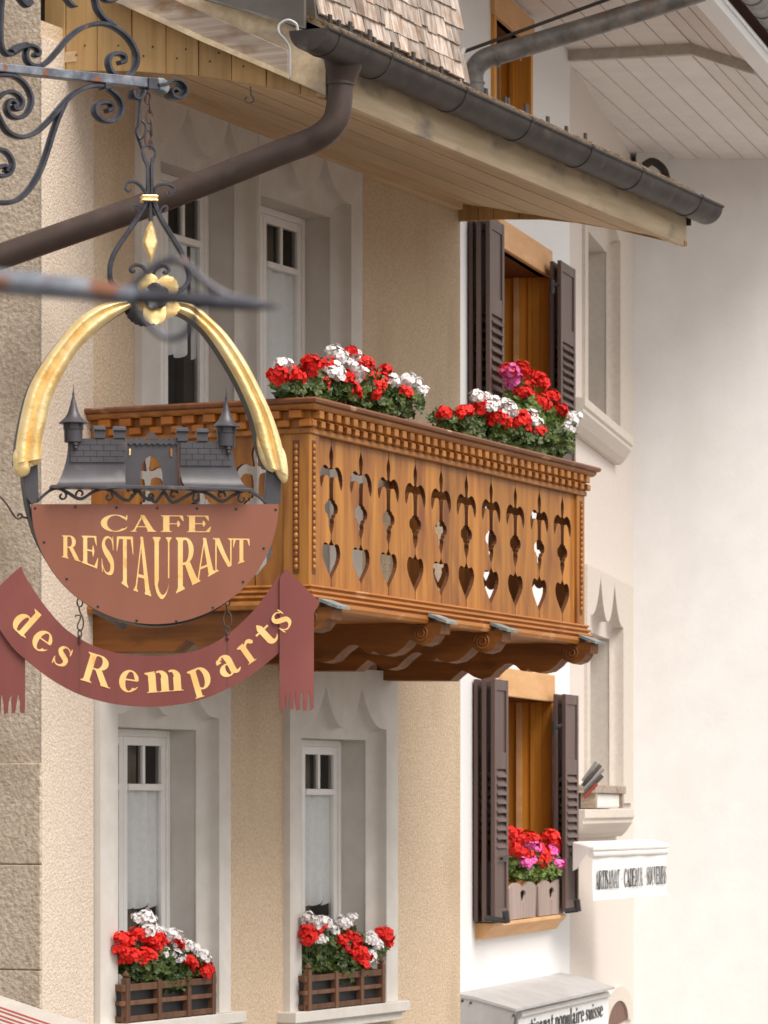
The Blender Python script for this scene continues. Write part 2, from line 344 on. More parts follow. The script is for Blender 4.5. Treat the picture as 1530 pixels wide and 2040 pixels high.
def sash(F, parent, a0, a1, z0, z1, bf, toplight, stile=.055, name='sash'):
    # one casement: frame, transom under two small lights, muntin, panes
    mb = MB(F); d = .05
    mb.box(a0, a0+stile, bf, bf+d, z0, z1); mb.box(a1-stile, a1, bf, bf+d, z0, z1)
    mb.box(a0+stile, a1-stile, bf+.001, bf+d-.001, z0, z0+.08); mb.box(a0+stile, a1-stile, bf+.001, bf+d-.001, z1-.06, z1)
    mb.box(a0+stile, a1-stile, bf-.012, bf+d-.002, toplight-.045, toplight)
    ac = (a0+a1)/2
    mb.box(ac-.018, ac+.018, bf+.004, bf+d-.004, toplight, z1-.06)
    o = part(name, mb, M['paint_white'], parent, bevel=.006)
    for (p, q, r, s_) in ((a0+stile, ac-.018, toplight, z1-.06), (ac+.018, a1-stile, toplight, z1-.06), (a0+stile, a1-stile, z0+.08, toplight-.045)):
        gm = MB(F); gm.poly([(p, bf+.024, r), (q, bf+.024, r), (q, bf+.024, s_), (p, bf+.024, s_)]); part('pane', gm, M['glass'], parent)
    return o

def curtain_mesh(F, a0, a1, b, z0, z1, n=40, amp=.012, waves=5, scal=.045):
    mb = MB(F); rows = []
    for j in range(9):
        row = []
        for i in range(n+1):
            t = i/n; a = a0+(a1-a0)*t
            zz = z1+(z0-z1)*j/8
            if j == 8: zz += scal*(1-abs(math.sin(t*PI*3))**.6)
            row.append((a, b+amp*math.sin(t*waves*2*PI)*(.6+.4*j/8), zz))
        rows.append(row)
    mb.grid(rows); return mb

def gothic_window(F, house, bs, bw, px_out, px_open, y_at, z_top, z_bot, z_low, z_peak, z_lint, depth=.21, ch=.12, peaks=(.28, .70), mats=None, tl=None, lace=None, drape=True, sash_parts=True, label=None, zref=None):
    st = mats or M['stone']
    oa1, oa2 = F.hit(px_out[0], y_at, bs)[0], F.hit(px_out[1], y_at, bs)[0]
    L, R = F.hit(px_open[0], y_at, bs)[0], F.hit(px_open[1], y_at, bs)[0]
    W = R-L; iL, iR = L+ch*.9, R-ch*.9
    pk = [L+W*peaks[0], L+W*peaks[1]]
    arc = []
    def seg(x0, zc0, x1, zc1, lowx, n=12):
        for k in range(n+1):
            t = k/n; x = x0+(x1-x0)*t
            yield x, t
    n = 14
    pw = 1.9
    for k in range(n+1):       # left half swag: from the jamb flat, rising to peak 1
        t = k/n; arc.append((L+(pk[0]-L)*t, z_low+(z_peak-z_low)*t**2.6))
    for k in range(1, 2*n+1):  # middle swag
        t = -1+k/n; arc.append((pk[0]+(pk[1]-pk[0])*(t+1)/2, z_low+(z_peak-z_low)*abs(t)**2.3))
    for k in range(1, n+1):
        t = 1-k/n; arc.append((pk[1]+(R-pk[1])*(1-t), z_low+(z_peak-z_low)*t**2.6))
    mb = MB(F)
    # front face
    mb.poly([(oa1, bs, z_bot), (L, bs, z_bot), (L, bs, z_low), (oa1, bs, z_low)])
    mb.poly([(oa1, bs, z_low), (L, bs, z_low), (L, bs, z_top), (oa1, bs, z_top)])
    mb.poly([(R, bs, z_bot), (oa2, bs, z_bot), (oa2, bs, z_low), (R, bs, z_low)])
    mb.poly([(R, bs, z_low), (oa2, bs, z_low), (oa2, bs, z_top), (R, bs, z_top)])
    for p, q in zip(arc, arc[1:]):
        mb.poly([(p[0], bs, p[1]), (q[0], bs, q[1]), (q[0], bs, z_top), (p[0], bs, z_top)])
    # outer edges
    mb.poly([(oa1, bs, z_bot), (oa1, bs, z_top), (oa1, bw+.02, z_top), (oa1, bw+.02, z_bot)])
    mb.poly([(oa2, bs, z_top), (oa2, bs, z_bot), (oa2, bw+.02, z_bot), (oa2, bw+.02, z_top)])
    mb.poly([(oa1, bs, z_top), (oa2, bs, z_top), (oa2, bw+.02, z_top), (oa1, bw+.02, z_top)])
    w = part('window', mb, st, house, label=label)
    # hollow moulding: curtain arch and jambs
    front = [(L, z_bot)]+[(L, z_bot+(z_low-z_bot)*k/4) for k in range(1, 4)]+arc+[(R, z_low+(z_bot-z_low)*k/4) for k in range(1, 4)]+[(R, z_bot)]
    rows = []; NR = 9
    for r in range(NR+1):
        t = r/NR; fd = math.sin(t*PI/2)**.42; fp = 1-math.cos(t*PI/2)
        row = []
        for (a, z) in front:
            jamb = z < z_low-1e-6
            ia = min(max(a, iL), iR); iz = z if jamb else z_lint
            if not jamb and (abs(a-L) < 1e-6 or abs(a-R) < 1e-6): iz = z_lint
            row.append((a+(ia-a)*fp, bs+ch*fd, z+(iz-z)*fp))
        rows.append(row)
    m2 = MB(F); m2.grid(rows); part('hollow_moulding', m2, st, w, smooth=True, ang=24)
    m5 = MB(F)               # a thin roll bead beside the reveal
    m5.tube([(iR, bs+ch, z_bot), (iR, bs+ch, z_lint)], .008, 8); part('bead', m5, st, w, smooth=True)
    m5 = MB(F); m5.tube([(iL, bs+ch, z_bot), (iL, bs+ch, z_lint)], .008, 8); part('bead', m5, st, w, smooth=True)
    # plain reveal
    b1, b2 = bs+ch, bs+ch+depth
    m3 = MB(F)
    m3.poly([(iR, b1, z_bot), (iR, b2+.06, z_bot), (iR, b2+.06, z_lint), (iR, b1, z_lint)])
    m3.poly([(iL, b1, z_bot), (iL, b1, z_lint), (iL, b2+.06, z_lint), (iL, b2+.06, z_bot)])
    m3.poly([(iL, b1, z_lint), (iR, b1, z_lint), (iR, b2+.06, z_lint), (iL, b2+.06, z_lint)])
    m3.poly([(iL, bs, z_bot), (iL, b2+.06, z_bot), (iR, b2+.06, z_bot), (iR, bs, z_bot)])
    part('reveal', m3, st, w)
    # room behind
    m4 = MB(F); B2 = b2+.06
    x0, x1 = iL-.5, iR+.5
    m4.poly([(x0, B2+1.6, z_bot-.3), (x1, B2+1.6, z_bot-.3), (x1, B2+1.6, z_lint+.4), (x0, B2+1.6, z_lint+.4)])
    for x in (x0, x1): m4.poly([(x, B2, z_bot-.3), (x, B2+1.6, z_bot-.3), (x, B2+1.6, z_lint+.4), (x, B2, z_lint+.4)])
    for z in (z_bot-.3, z_lint+.4): m4.poly([(x0, B2, z), (x1, B2, z), (x1, B2+1.6, z), (x0, B2+1.6, z)])
    for (p, q, r, s_) in ((x0, iL, z_bot-.3, z_lint+.4), (iR, x1, z_bot-.3, z_lint+.4), (iL, iR, z_lint, z_lint+.4), (iL, iR, z_bot-.3, z_bot)):
        m4.poly([(p, B2, r), (q, B2, r), (q, B2, s_), (p, B2, s_)])
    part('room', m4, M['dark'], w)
    # white timber frame
    fr = MB(F); e = .045
    fr.box(iL+.002, iL+e, b2-.015, b2+.05, z_bot, z_lint-.002); fr.box(iR-e, iR-.002, b2-.015, b2+.05, z_bot, z_lint-.002); fr.box(iL+e, iR-e, b2-.015, b2+.05, z_lint-.05, z_lint-.002)
    part('window_frame', fr, M['paint_white'], w, bevel=.006)
    mid = (iL+iR)/2-.035
    tlz = tl if tl else z_lint-.6
    sash(F, w, iL+e, mid-.002, z_bot, z_lint-.05, b2, tlz); sash(F, w, mid+.002, iR-e, z_bot, z_lint-.05, b2, tlz)
    if drape:
        for p, q in ((iL+e+.05, iL+.30), (mid+.30, iR-e-.03), (mid-.12, mid+.07)):
            d = curtain_mesh(F, p, q, b2+.22, z_bot, z_lint, n=30, amp=.03, waves=3, scal=0); part('drape', d, M['drape'], w, smooth=True)
    if lace:
        for p, q in ((iL+e+.06, mid-.06), (mid+.05, iR-e-.035)):
            d = curtain_mesh(F, p, q, b2+.05, lace[0], lace[1], n=48, amp=.026, waves=2.7); part('curtain', d, M['curtain'], w, smooth=True)
    return dict(L=L, R=R, iL=iL, iR=iR, oa1=oa1, oa2=oa2, part=w, b2=b2, hole=(L-.015, R+.015, z_bot-.02, z_peak+.02))

def zH(px, py, b=BS): return H.hit(px, py, b)[1]
# lower windows
zl1 = zH(437, 1456, BS+.12)
low1 = gothic_window(H, house, BS, BW, (200, 460), (235, 437), 1700, zH(437, 1395)+.12, zH(437, 2019), zl1+.08, zl1+.37, zl1, tl=zH(330, 1562, BS+.33), lace=(zH(330, 1808, BS+.38), zH(330, 1566, BS+.38)), drape=True, label='stone framed window under the left end of the balcony')
zl2 = zH(770, 1476, BS+.1)
low2 = gothic_window(H, house, BS, BW, (578, 793), (601, 770), 1700, zH(790, 1352)+.05, zH(770, 1997), zl2+.08, zl2+.37, zl2, tl=zH(675, 1572, BS+.33), lace=(zH(675, 1802, BS+.38), zH(675, 1576, BS+.38)), label='stone framed window below the balcony brackets')
# upper pair behind the balcony
zu = zH(700, 442, BS+.1)
FLOOR = 5.70
up1 = gothic_window(H, house, BS, BW, (283, 514), (320, 512), 500, 9.12, FLOOR, zu+.09, zu+.38, zu, tl=zH(603, 540, BS+.33), lace=(zH(370, 716, BS+.38), zH(603, 548, BS+.38)), label='left half of the paired stone window over the balcony')
up2 = gothic_window(H, house, BS, BW, (515, 722), (519, 700), 500, zH(722, 326), FLOOR, zu+.09, zu+.38, zu-.01, tl=zH(603, 540, BS+.33), lace=(FLOOR+.25, zH(603, 548, BS+.38)), label='right half of the paired stone window over the balcony')
WT = 9.3
w = wall_with_holes(H, BW, A0, A1, 0, WT, [low1['hole'], low2['hole'], up1['hole'], up2['hole']], th=.05)
part('wall', w, M['plaster'], house)
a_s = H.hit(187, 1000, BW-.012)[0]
w = MB(H); w.box(A0, a_s, BW-.012, BW+.01, 0, WT-.1); part('lit_corner_strip', w, M['plaster_lit'], house, bevel=.004)  # thin added panel that carries the painted brighter light at the corner
w = MB(H); w.poly([(A1, BW, 0), (A1, BW+9, 0), (A1, BW+9, WT), (A1, BW, WT)]); part('side_wall', w, M['plaster'], house)
w = MB(H); w.poly([(A0, BW, 0), (A0, BW+7, 0), (A0, BW+7, 12), (A0, BW, 12)])
ew = part('end_wall', w, M['plaster_grey'], house, label='brown grey rough end wall at the left edge')
zc_l = [0]+[H.hitA(40, y, A0)[1] for y in (2140, 1932, 1722, 1520)]
for q, (z0_, z1_) in enumerate(zip(zc_l, zc_l[1:])):
    b_ = BW
    for r in range(3):
        b2_ = b_+(1.05, .8, 1.2, .7)[(q+r) % 4]
        if r == 0: b2_ = b_+(.75 if q % 2 else .42)
        mb = MB(H); mb.box(A0-.018, A0+.01, b_+(.003 if r else -.008), b2_-.003, z0_+.003, z1_-.003); part('stone_block', mb, M['plaster_grey'], ew, bevel=.007)
        b_ = b2_
# sills
def sill(F, pa, px0, px1, b0, py1, zt, h=.075, bw=BW, m='stone'):
    a0, a1 = F.hit(px0, py1, b0)[0], F.hit(px1, py1, b0)[0]
    mb = MB(F); mb.box(a0, a1, b0, bw+.02, zt-h, zt); mb.box(a0+.03, a1-.06, b0+.035, bw+.02, zt-h-.065, zt-h-.012)
    mb.box(a0+.02, a1-.04, b0+.02, bw+.02, zt-h-.012, zt-h)
    return part('sill', mb, M[m], pa, bevel=.008)
sill(H, low2['part'], 590, 817, BW-.15, 2000, zH(770, 1997, BW-.15)-.004)
sill(H, low1['part'], 222, 492, BW-.15, 2028, zH(437, 2019, BW-.15)-.004)

# ---- eaves
EB = -.30                                     # fascia plane
HR = Frame(H.X, H.Y, u=(H.ux, H.uy), sag=.012)
AN = HR.hit(650, 190, EB)[0]                  # near end of the eaves
AF = HR.hit(1368, 488, EB)[0]                 # far end
zf = HR.hit(650, 193, EB)[1]                  # bottom edge of the fascia
zwt = 9.155                                   # soffit at the wall
eaves = MB(HR); eaves.box(AN, AF, EB, EB+.04, zf, zf+.40)
fa = part('fascia_board', eaves, M['fascia'], house, bevel=.005)
# a lower lip of the fascia
lip = MB(HR); lip.box(AN+.02, AF-.02, EB+.042, EB+.075, zf+.012, zf+.05); part('fascia_lip', lip, M['pine_a'], fa)
# soffit boards, lengthwise
nb = 9
for k in range(nb):
    t0, t1 = k/nb, (k+1)/nb
    def sb(t):
        b = EB+.045+(BW-EB-.045)*t
        return b, zf+.03+(zwt-zf-.03)*(t**.92)
    (b0, z0), (b1, z1) = sb(t0), sb(t1)
    dz = .003*(k % 2)
    mb = MB(HR); e = .0018
    mb.prismA([(b0+e, z0+dz), (b1-e, z1+dz), (b1-e, z1+.02), (b0+e, z0+.02)], AN+.05, AF-.04)
    part('soffit_board', mb, M['pine_a'], house)
# trim strip where soffit meets wall
tr = MB(HR); tr.box(AN+.03, AF-.2, BW-.10, BW-.002, zwt-.075, zwt-.01); part('wall_trim', tr, M['pine_a'], house)
mb = MB(HR); mb.box(AF+.003, AF+.02, EB-.03, EB+.02, zf+.16, zf+.42); part('end_strip', mb, M['black_rubber'], fa)
# vertical board panels at both ends with curved lower edge
def end_panel(a_, th, xs, zbot, ztop, name):
    for k in range(len(xs)-1):
        b0, b1 = xs[k]-.003, xs[k+1]+.003
        n = 6; bs_ = [b0+(b1-b0)*i/n for i in range(n+1)]
        out = [(b, zbot(b)) for b in bs_]+[(b, ztop(b)) for b in reversed(bs_)]
        mb = MB(HR); mb.prismA(out, a_+(.004 if k % 2 else 0), a_+th); part(name, mb, M['pine_z'], house, bevel=.003)
AP = AN+.03
pts = [HR.hitA(x, y, AP) for x, y in ((60, 140), (130, 141), (270, 142), (400, 152), (500, 167), (600, 188), (648, 200))]
def interp(pts):
    pts = sorted(pts)
    def f(b):
        if b <= pts[0][0]: return pts[0][1]
        for p, q in zip(pts, pts[1:]):
            if b <= q[0]: t = (b-p[0])/(q[0]-p[0]); return p[1]+(q[1]-p[1])*t
        return pts[-1][1]
    return f
zb_ = interp(pts)
xs = [HR.hitA(x, 100, AP)[0] for x in (88, 130, 193, 262, 330, 395, 461, 530, 598, 650)]
PITCH = .477
z_under = lambda b: zf+.05+(b-EB)*PITCH
end_panel(AP, .02, xs, zb_, lambda b: z_under(b)+.06, 'end_board')
AQ = AF-.06
pts2 = [HR.hitA(x, y, AQ) for x, y in ((917, 441), (1000, 437), (1080, 437), (1150, 444), (1230, 458), (1300, 474), (1372, 492))]
zb2 = interp(pts2)
xs2 = [HR.hitA(x, 100, AQ)[0] for x in (900, 917+35, 917+66, 1034, 1088, 1145, 1200, 1258, 1315, 1366)]
end_panel(AQ, .02, xs2, zb2, lambda b: zf+.02+(zwt-zf)*max(0, (b-EB)/(BW-EB))+.015, 'end_board')
for k in range(len(xs)-1):
    for q_, zz_q in ((.35, .10), (.62, .16)):
        bq_ = xs[k]+(xs[k+1]-xs[k])*q_; mb = MB(HR); mb.blob((AP-.001, bq_, zb_(bq_)+zz_q), .006, 4, 6); part('nail', mb, M['iron_dark'], house)
bb0, bb1 = min(xs2), max(xs2); n_ = 24
bq = [bb0+(bb1-bb0)*i/n_ for i in range(n_+1)]
mb = MB(HR); mb.prismA([(b, zb2(b)+.004) for b in bq]+[(b, zf+.02+(zwt-zf)*max(0, (b-EB)/(BW-EB))+.01) for b in reversed(bq)], AQ+.021, AQ+.03); part('end_backing', mb, M['pine_z'], house)
# barge board and its weathered trim at the near verge
AV = AN-.03
def vb(pl, a_=AV): return [HR.hitA(x, y, a_) for x, y in pl]
mb = MB(HR); mb.prismA(vb([(190, -12), (648, 190), (650, 95), (614, 62), (400, -8), (370, -20)]), AV, AV+.045)
part('barge_board', mb, M['fascia'], house, bevel=.004)
mb = MB(HR); mb.prismA(vb([(235, -4), (574, 151), (574, 100), (330, -10)], AV-.03), AV-.03, AV-.002)
part('weathered_barge_trim', mb, M['grey_wood'], house, bevel=.006)
mb = MB(HR); mb.prismA(vb([(215, -4), (400, 82), (574, 156), (574, 146), (400, 70), (240, -4)], AV-.045), AV-.045, AV-.031)
part('barge_bead', mb, M['fascia'], house)
# main roof deck
zr0 = HR.hit(706, 64, EB-.04)[1]
rb = lambda b: zr0+(b-EB)*PITCH
mb = MB(HR); mb.prismA([(EB-.06, rb(EB-.06)), (BW+3.2, rb(BW+3.2)), (BW+3.2, rb(BW+3.2)-.10), (EB-.06, rb(EB-.06)-.03)], AN-.02, AF+.02)
roof = part('roof', mb, M['moss'], house, label='mossy wooden shingle roof')
mb = MB(HR); mb.prismA([(EB-.075, rb(EB-.075)-.045), (EB+.2, rb(EB+.2)-.045), (EB+.2, rb(EB+.2)-.032), (EB-.075, rb(EB-.075)-.032)], AN-.04, AF+.04)
part('drip_flashing', mb, M['zinc'], roof)
# mossy bottom course: rough shingle butts along the eave
SH = []
for q in range(4):
    mb = MB(); wd_, hh = .09+.012*q, .20
    n = 2
    v = [(-wd_/2, 0, 0), (wd_/2, 0, 0), (wd_/2*.97, .004, hh), (-wd_/2*.98, .004, hh)]
    for (x, y, z) in v: mb.V((x, y-.012, z))
    for (x, y, z) in v: mb.V((x, y+.006, z))
    mb.f += [[0, 1, 2, 3], [7, 6, 5, 4], [0, 4, 5, 1], [1, 5, 6, 2], [2, 6, 7, 3], [3, 7, 4, 0]]
    SH.append(mb.mesh('shingle', M['shingle']))
rz = -math.atan2(H.ux, H.uy)                 # turns local y onto the facade axis
def shingle(a, b, z, slope, k, sx=1.0, sz=1.0):
    # local x along the eave, local z up the slope
    o = inst('shingle', SH[k % 4], roof, HR.w(a, b, z))
    ex = Vector((H.ux, H.uy, 0)); m_ = Vector((-H.uy, H.ux, 0))
    ez = (m_*math.cos(slope)+Vector((0, 0, 1))*math.sin(slope)).normalized(); ey = ez.cross(ex)
    R_ = Matrix((ex, ey, ez)).transposed()
    R_ = R_ @ Matrix.Rotation(random.uniform(-.05, .05), 3, 'Y')
    o.rotation_euler = R_.to_euler(); o.scale = (sx, 1, sz); return o
SB0, SLOPE = EB+.12, math.radians(83)        # steep shingled face rising from the eave
AE = HR.hit(914, 100, SB0+.03)[0]
row_h = .128; cnt = 0
for r in range(7):
    d = r*row_h*.93
    b = SB0+d*math.cos(SLOPE); z = rb(SB0)+.03+d*math.sin(SLOPE)
    a = AN+.12+(r % 2)*.05
    while a < AE-.03:
        wq = random.uniform(.9, 1.7)
        shingle(a+.05*wq, b-.012-.003*random.random(), z+random.uniform(-.014, .010), SLOPE-.07+random.uniform(-.03,.03), cnt, sx=wq, sz=1.0)
        a += .104*wq+.004; cnt += 1
mb = MB(HR); mb.prismA([(SB0, rb(SB0)), (SB0+1.0*math.cos(SLOPE), rb(SB0)+1.0*math.sin(SLOPE)), (SB0+2.2, rb(SB0)+1.1), (SB0+2.2, rb(SB0))], AN+.10, AE-.04)
part('roof_core', mb, M['sheet'], roof)
for k in range(150):                           # mossy eave course
    a = AN+.05+(AF-AN-.1)*k/150
    b = EB-.045
    if k % 1 == 0:
        mb_h = rb(b)-.008
        o = shingle(a+.02, b-random.random()*.01, mb_h, math.atan(PITCH), k, sx=.45, sz=.75)
        o.data = SH[k % 4]
# snow guards: small upright tabs
for x in (654, 672, 694, 733, 742, 778, 820, 841, 876, 965, 1003, 1009, 1044, 1047, 1088, 1125, 1163):
    a = HR.hit(x, 0, EB+.05)[0]
    mb = MB(HR); h_ = random.uniform(.045, .085); mb.box(a-.018, a+.018, EB+.03, EB+.045, rb(EB+.03)-.01, rb(EB+.03)+h_)
    part('snow_guard', mb, M['gutter'], roof)
# dark metal cheek at the top of the gutter
mb = MB(HR)
o_ = [HR.hitA(x, y, AV-.06) for x, y in ((400, -2), (606, 55), (606, -30), (400, -30))]
mb.prismA(o_, AV-.06, AV-.03); part('metal_cheek', mb, M['sheet'], roof, bevel=.003)
mb = MB(HR); mb.prismA([HR.hitA(x, y, AV-.065) for x, y in ((398, -4), (607, 57), (607, 53), (398, -8))], AV-.068, AV-.061); part('cheek_edge', mb, M['zinc'], roof)
# ---- gutter
GR = .127
def gutter(F, parent, bc, zc, a0, a1, R=GR, brackets=(), m='gutter', name='gutter'):
    mb = MB(F); n = 16; rows = []
    for a in (a0, a1):
        rows.append([(a, bc+R*math.cos(PI+PI*k/n), zc+R*math.sin(PI+PI*k/n)) for k in range(n+1)])
    mb.grid(rows)
    rows = []
    for a in (a0, a1):
        rows.append([(a, bc+(R-.006)*math.cos(PI+PI*k/n), zc+(R-.006)*math.sin(PI+PI*k/n)) for k in range(n+1)])
    mb.grid(rows)
    for a in (a0, a1): mb.poly([(a, bc+R*math.cos(PI+PI*k/n), zc+R*math.sin(PI+PI*k/n)) for k in range(n+1)])
    mb.tube([(a0, bc-R, zc), (a1, bc-R, zc)], .013, 10)
    gt = part(name, mb, M[m], parent, smooth=True, ang=40)
    for a in brackets:
        mb = MB(F); r2 = R+.005; rows = []
        for aa, rr in ((a-.016, R), (a-.016, r2), (a+.016, r2), (a+.016, R)):
            rows.append([(aa, bc+rr*math.cos(PI+PI*k/n), zc+rr*math.sin(PI+PI*k/n)) for k in range(n+1)])
        mb.grid(rows)
        mb.tube([(a-.018, bc-R, zc+.002), (a+.018, bc-R, zc+.002)], .018, 10)
        part('gutter_bracket', mb, M['gutter'], gt, smooth=True)
    return gt
GB = EB-.14
gz = HR.hit(614, 58, GB)[1]
ga0 = HR.hit(614, 58, GB)[0]; ga1 = HR.hit(1440, 398, GB-GR)[0]
gbr = [HR.hit(x, 0, GB-GR*.6)[0] for x in (664, 766, 916, 1046, 1167, 1268, 1386)]
gut = gutter(HR, house, GB, gz, ga0, ga1, brackets=gbr[0:])
# outlet funnel and downpipe
oa_ = HR.hit(700, 100, GB)[0]
q0 = Vector(HR.w(oa_, GB, gz-GR*.6))
mb = MB(); d0 = q0.y
prof = []
cen = [P(684, 120, d0), P(680, 150, d0), P(677, 168, d0), P(677, 172, d0)]
mb.tube(cen, [.125, .098, .082, .080], 20)
part('gutter_outlet', mb, M['pipe'], gut, smooth=True, ang=50)
path = cr([P(677, 165, d0), P(676, 205, d0), P(668, 240, d0), P(645, 266, d0), P(612, 284, d0+.04), P(560, 303, d0+.05), P(420, 359, d0+.1), P(280, 413, d0+.14), P(130, 466, d0+.17), P(-60, 533, d0+.2)], 8)
mb = MB(); mb.tube(path, .079, 24); dp = part('downpipe', mb, M['pipe'], house, smooth=True, ang=60)
mb = MB(); mb.tube([P(677, 164, d0), P(677, 170, d0)], .088, 24); part('pipe_collar', mb, M['pipe'], dp, smooth=True, ang=40)
# pale hook strap by the gutter end
mb = MB(); mb.tube(cr([P(593, 62, d0-.15), P(590, 48, d0-.15), P(573, 40, d0-.15), P(556, 50, d0-.15), P(556, 66, d0-.15), P(568, 80, d0-.12), P(577, 100, d0-.1), P(578, 155, d0-.1)], 6), .0085, 8)
part('hook_strap', mb, M['grey_sheet'], gut, smooth=True)
mb = MB(); mb.tube(cr([P(499, 172, 22.9), P(500, 188, 22.9), P(505, 195, 22.9), P(503, 203, 22.9), P(493, 204, 22.9), P(488, 198, 22.9), P(492, 194, 22.9)], 5), .005, 6)
part('ceiling_hook', mb, M['iron_dark'], house, smooth=True)

# ================================================================== BALCONY (part of the house)
HBk = Frame(H.X, H.Y, u=(H.ux, H.uy), sag=.012)
zpx = lambda y: CZ+(HY-y)/FP*D0
BL = HBk.hit(1165, 1200, 0)[0]
ZT, ZH, ZC, ZD1, ZD2, ZP, ZB, ZF = zpx(794), zpx(807), zpx(817), zpx(835), zpx(852), zpx(863), zpx(1164), zpx(1213)
mb = MB(HBk); mb.box(.03, BL-.03, .03, BW, ZF+.01, ZF+.06)
bal = part('balcony', mb, M['oak_a'], house, label='varnished carved oak balcony with trident and heart cut-outs')
pth = [(0, BW-.002), (0, 0), (BL, 0), (BL, BW-.002)]
def ring(name, prof, m): 
    mb = MB(HBk); mb.sweep(pth, prof); return part(name, mb, M[m], bal, bevel=.003)
# sweep: travelling from wall to corner, outward is to the (+dy,-dx) side
ring('handrail', [(-.14, ZH+.004), (-.14, ZT), (.085, ZT), (.095, ZT-.012), (.088, ZH+.010), (.07, ZH+.004)], 'oak_rail')
ring('cornice_moulding', [(-.03, ZC), (-.03, ZH+.003), (.068, ZH+.003), (.066, ZH-.010), (.058, ZC+.010), (.048, ZC)], 'oak_a')
ring('dentil_band', [(-.02, ZP+.035), (-.02, ZC-.001), (.006, ZC-.001), (.004, ZP+.035)], 'oak_a')
ring('frieze_band', [(-.04, ZP), (-.04, ZP+.034), (.012, ZP+.034), (.012, ZP+.006), (.006, ZP)], 'oak_a')
# dentils
def dentils(z0, z1, off, pf, ps, proj, prof2):
    m1 = MB(); m1.T = ID
    a = off
    n = 0
    while a < BL:
        mb = MB(HBk); mb.box(a, a+pf*.50, -proj, .0, z0, z1); part('dentil', mb, M['oak_a'], bal, bevel=.006); a += pf; n += 1
    b = off
    while b < BW-.1:
        mb = MB(HBk); mb.box(-proj, 0, b, b+ps*.56, z0, z1); part('dentil', mb, M['oak_b'], bal, bevel=.006); b += ps
dentils(ZD1+.004, ZC-.002, .03, .1215, .150, .062, 0)
dentils(ZD2+.006, ZD1-.004, -.03, .1215, .150, .042, 0)
ring('dentil_fillet', [(-.01, ZD1-.003), (-.01, ZD1+.003), (.022, ZD1+.003), (.022, ZD1-.003)], 'oak_a')
# base mouldings
zz = [ZB, ZB-.010, ZB-.028, ZB-.036, ZB-.056, ZB-.064, ZB-.084, ZB-.092, ZB-.125, ZF]
ring('base_moulding', [(-.05, ZF), (-.05, ZB), (.022, ZB), (.028, ZB-.012), (.014, ZB-.022), (.014, ZB-.028), (.034, ZB-.034), (.038, ZB-.046), (.022, ZB-.056), (.022, ZB-.061), (.046, ZB-.068), (.050, ZB-.080), (.032, ZB-.090), (.032, ZB-.096), (.056, ZB-.104), (.060, ZB-.125), (.050, ZF)], 'oak_a')
# corner posts with bead columns
PWf, PWs = .145, .18
def post(a0, a1, b0, b1):
    mb = MB(HBk); mb.box(a0, a1, b0, b1, ZB-.002, ZP+.002); return part('post', mb, M['oak_z'], bal, bevel=.006)
post(0, PWf, 0, PWs); post(BL-PWf, BL, 0, PWs); post(0, .08, BW-.12, BW-.003)
bead_me = []
mb = MB(); mb.blob((0, 0, 0), .019, 6, 8); bead_me = mb.mesh('bead', M['oak_z'], smooth=True)
def beads(a, b, front):
    n = 20; z0, z1 = ZB+.09, ZP-.06
    mb = MB(HBk)
    if front: mb.prismB([(a-.022, z0-.02), (a+.022, z0-.02), (a+.022, z1+.02), (a-.022, z1+.02)], b+.001, b-.002)
    else: mb.prismA([(b-.022, z0-.02), (b+.022, z0-.02), (b+.022, z1+.02), (b-.022, z1+.02)], a+.001, a-.002)
    part('bead_groove', mb, M['red_wood'], bal)
    for k in range(n):
        z = z0+(z1-z0)*(k+.5)/n
        o = inst('bead', bead_me, bal, HBk.w(a, b, z)); o.scale = (.8, .8, 1.05)
beads(PWf*.42, -.002, True); beads(BL-PWf*.5, -.002, True); beads(-.002, PWs*.5, False)
# cut boards: each joint carries half of the cut-out on either side
CUT = [(.042, .004), (.065, .03), (.095, .062), (.125, .068), (.155, .055), (.19, .04), (.200, .05), (.196, .10), (.183, .16), (.180, .215), (.188, .27), (.207, .33), (.235, .37), (.265, .385), (.30, .38), (.338, .345),
       (.325, .315), (.30, .285), (.275, .262), (.256, .23), (.246, .18), (.248, .13), (.256, .085), (.29, .07), (.35, .062), (.398, .065), (.408, .08), (.410, .125), (.424, .13), (.430, .175), (.446, .215), (.468, .225), (.490, .21), (.502, .165), (.506, .13), (.524, .125), (.528, .09), (.542, .085), (.56, .095), (.59, .075), (.62, .04), (.64, .012),
       (.672, .010), (.69, .035), (.705, .07), (.710, .10), (.702, .15), (.698, .20), (.706, .25), (.727, .29), (.76, .31), (.79, .30), (.825, .255), (.865, .17), (.90, .09), (.925, .035), (.942, .008)]
JG = .0035
def cutboard(u0, u1, pitch0, pitch1, left, right, front, fixed):
    zt, zb = ZP+.002, ZB-.002; Hh = ZP-ZB
    def side(u, pitch, sgn, on):
        if not on: return [(u+sgn*JG, zt), (u+sgn*JG, zb)]
        return [(u+sgn*JG, zt)]+[(u+sgn*max(JG, w_*pitch), ZP-f*Hh) for f, w_ in CUT]+[(u+sgn*JG, zb)]
    out = side(u0, pitch0, 1, left)+side(u1, pitch1, -1, right)[::-1]
    mb = MB(HBk)
    th = .028
    if front: mb.prismB(out, fixed, fixed+th)
    else: mb.prismA(out, fixed, fixed+th)
    ob = part('board', mb, [M['oak_z'], M['oak_edge']], bal)
    for p_ in list(ob.data.polygons)[2:]: p_.material_index = 1
JX = [660.5, 719.6, 774.4, 827.9, 879.2, 929.7, 978.9, 1027.2, 1075, 1120.8]
J = [HBk.hit(x, 1000, .02)[0] for x in JX]
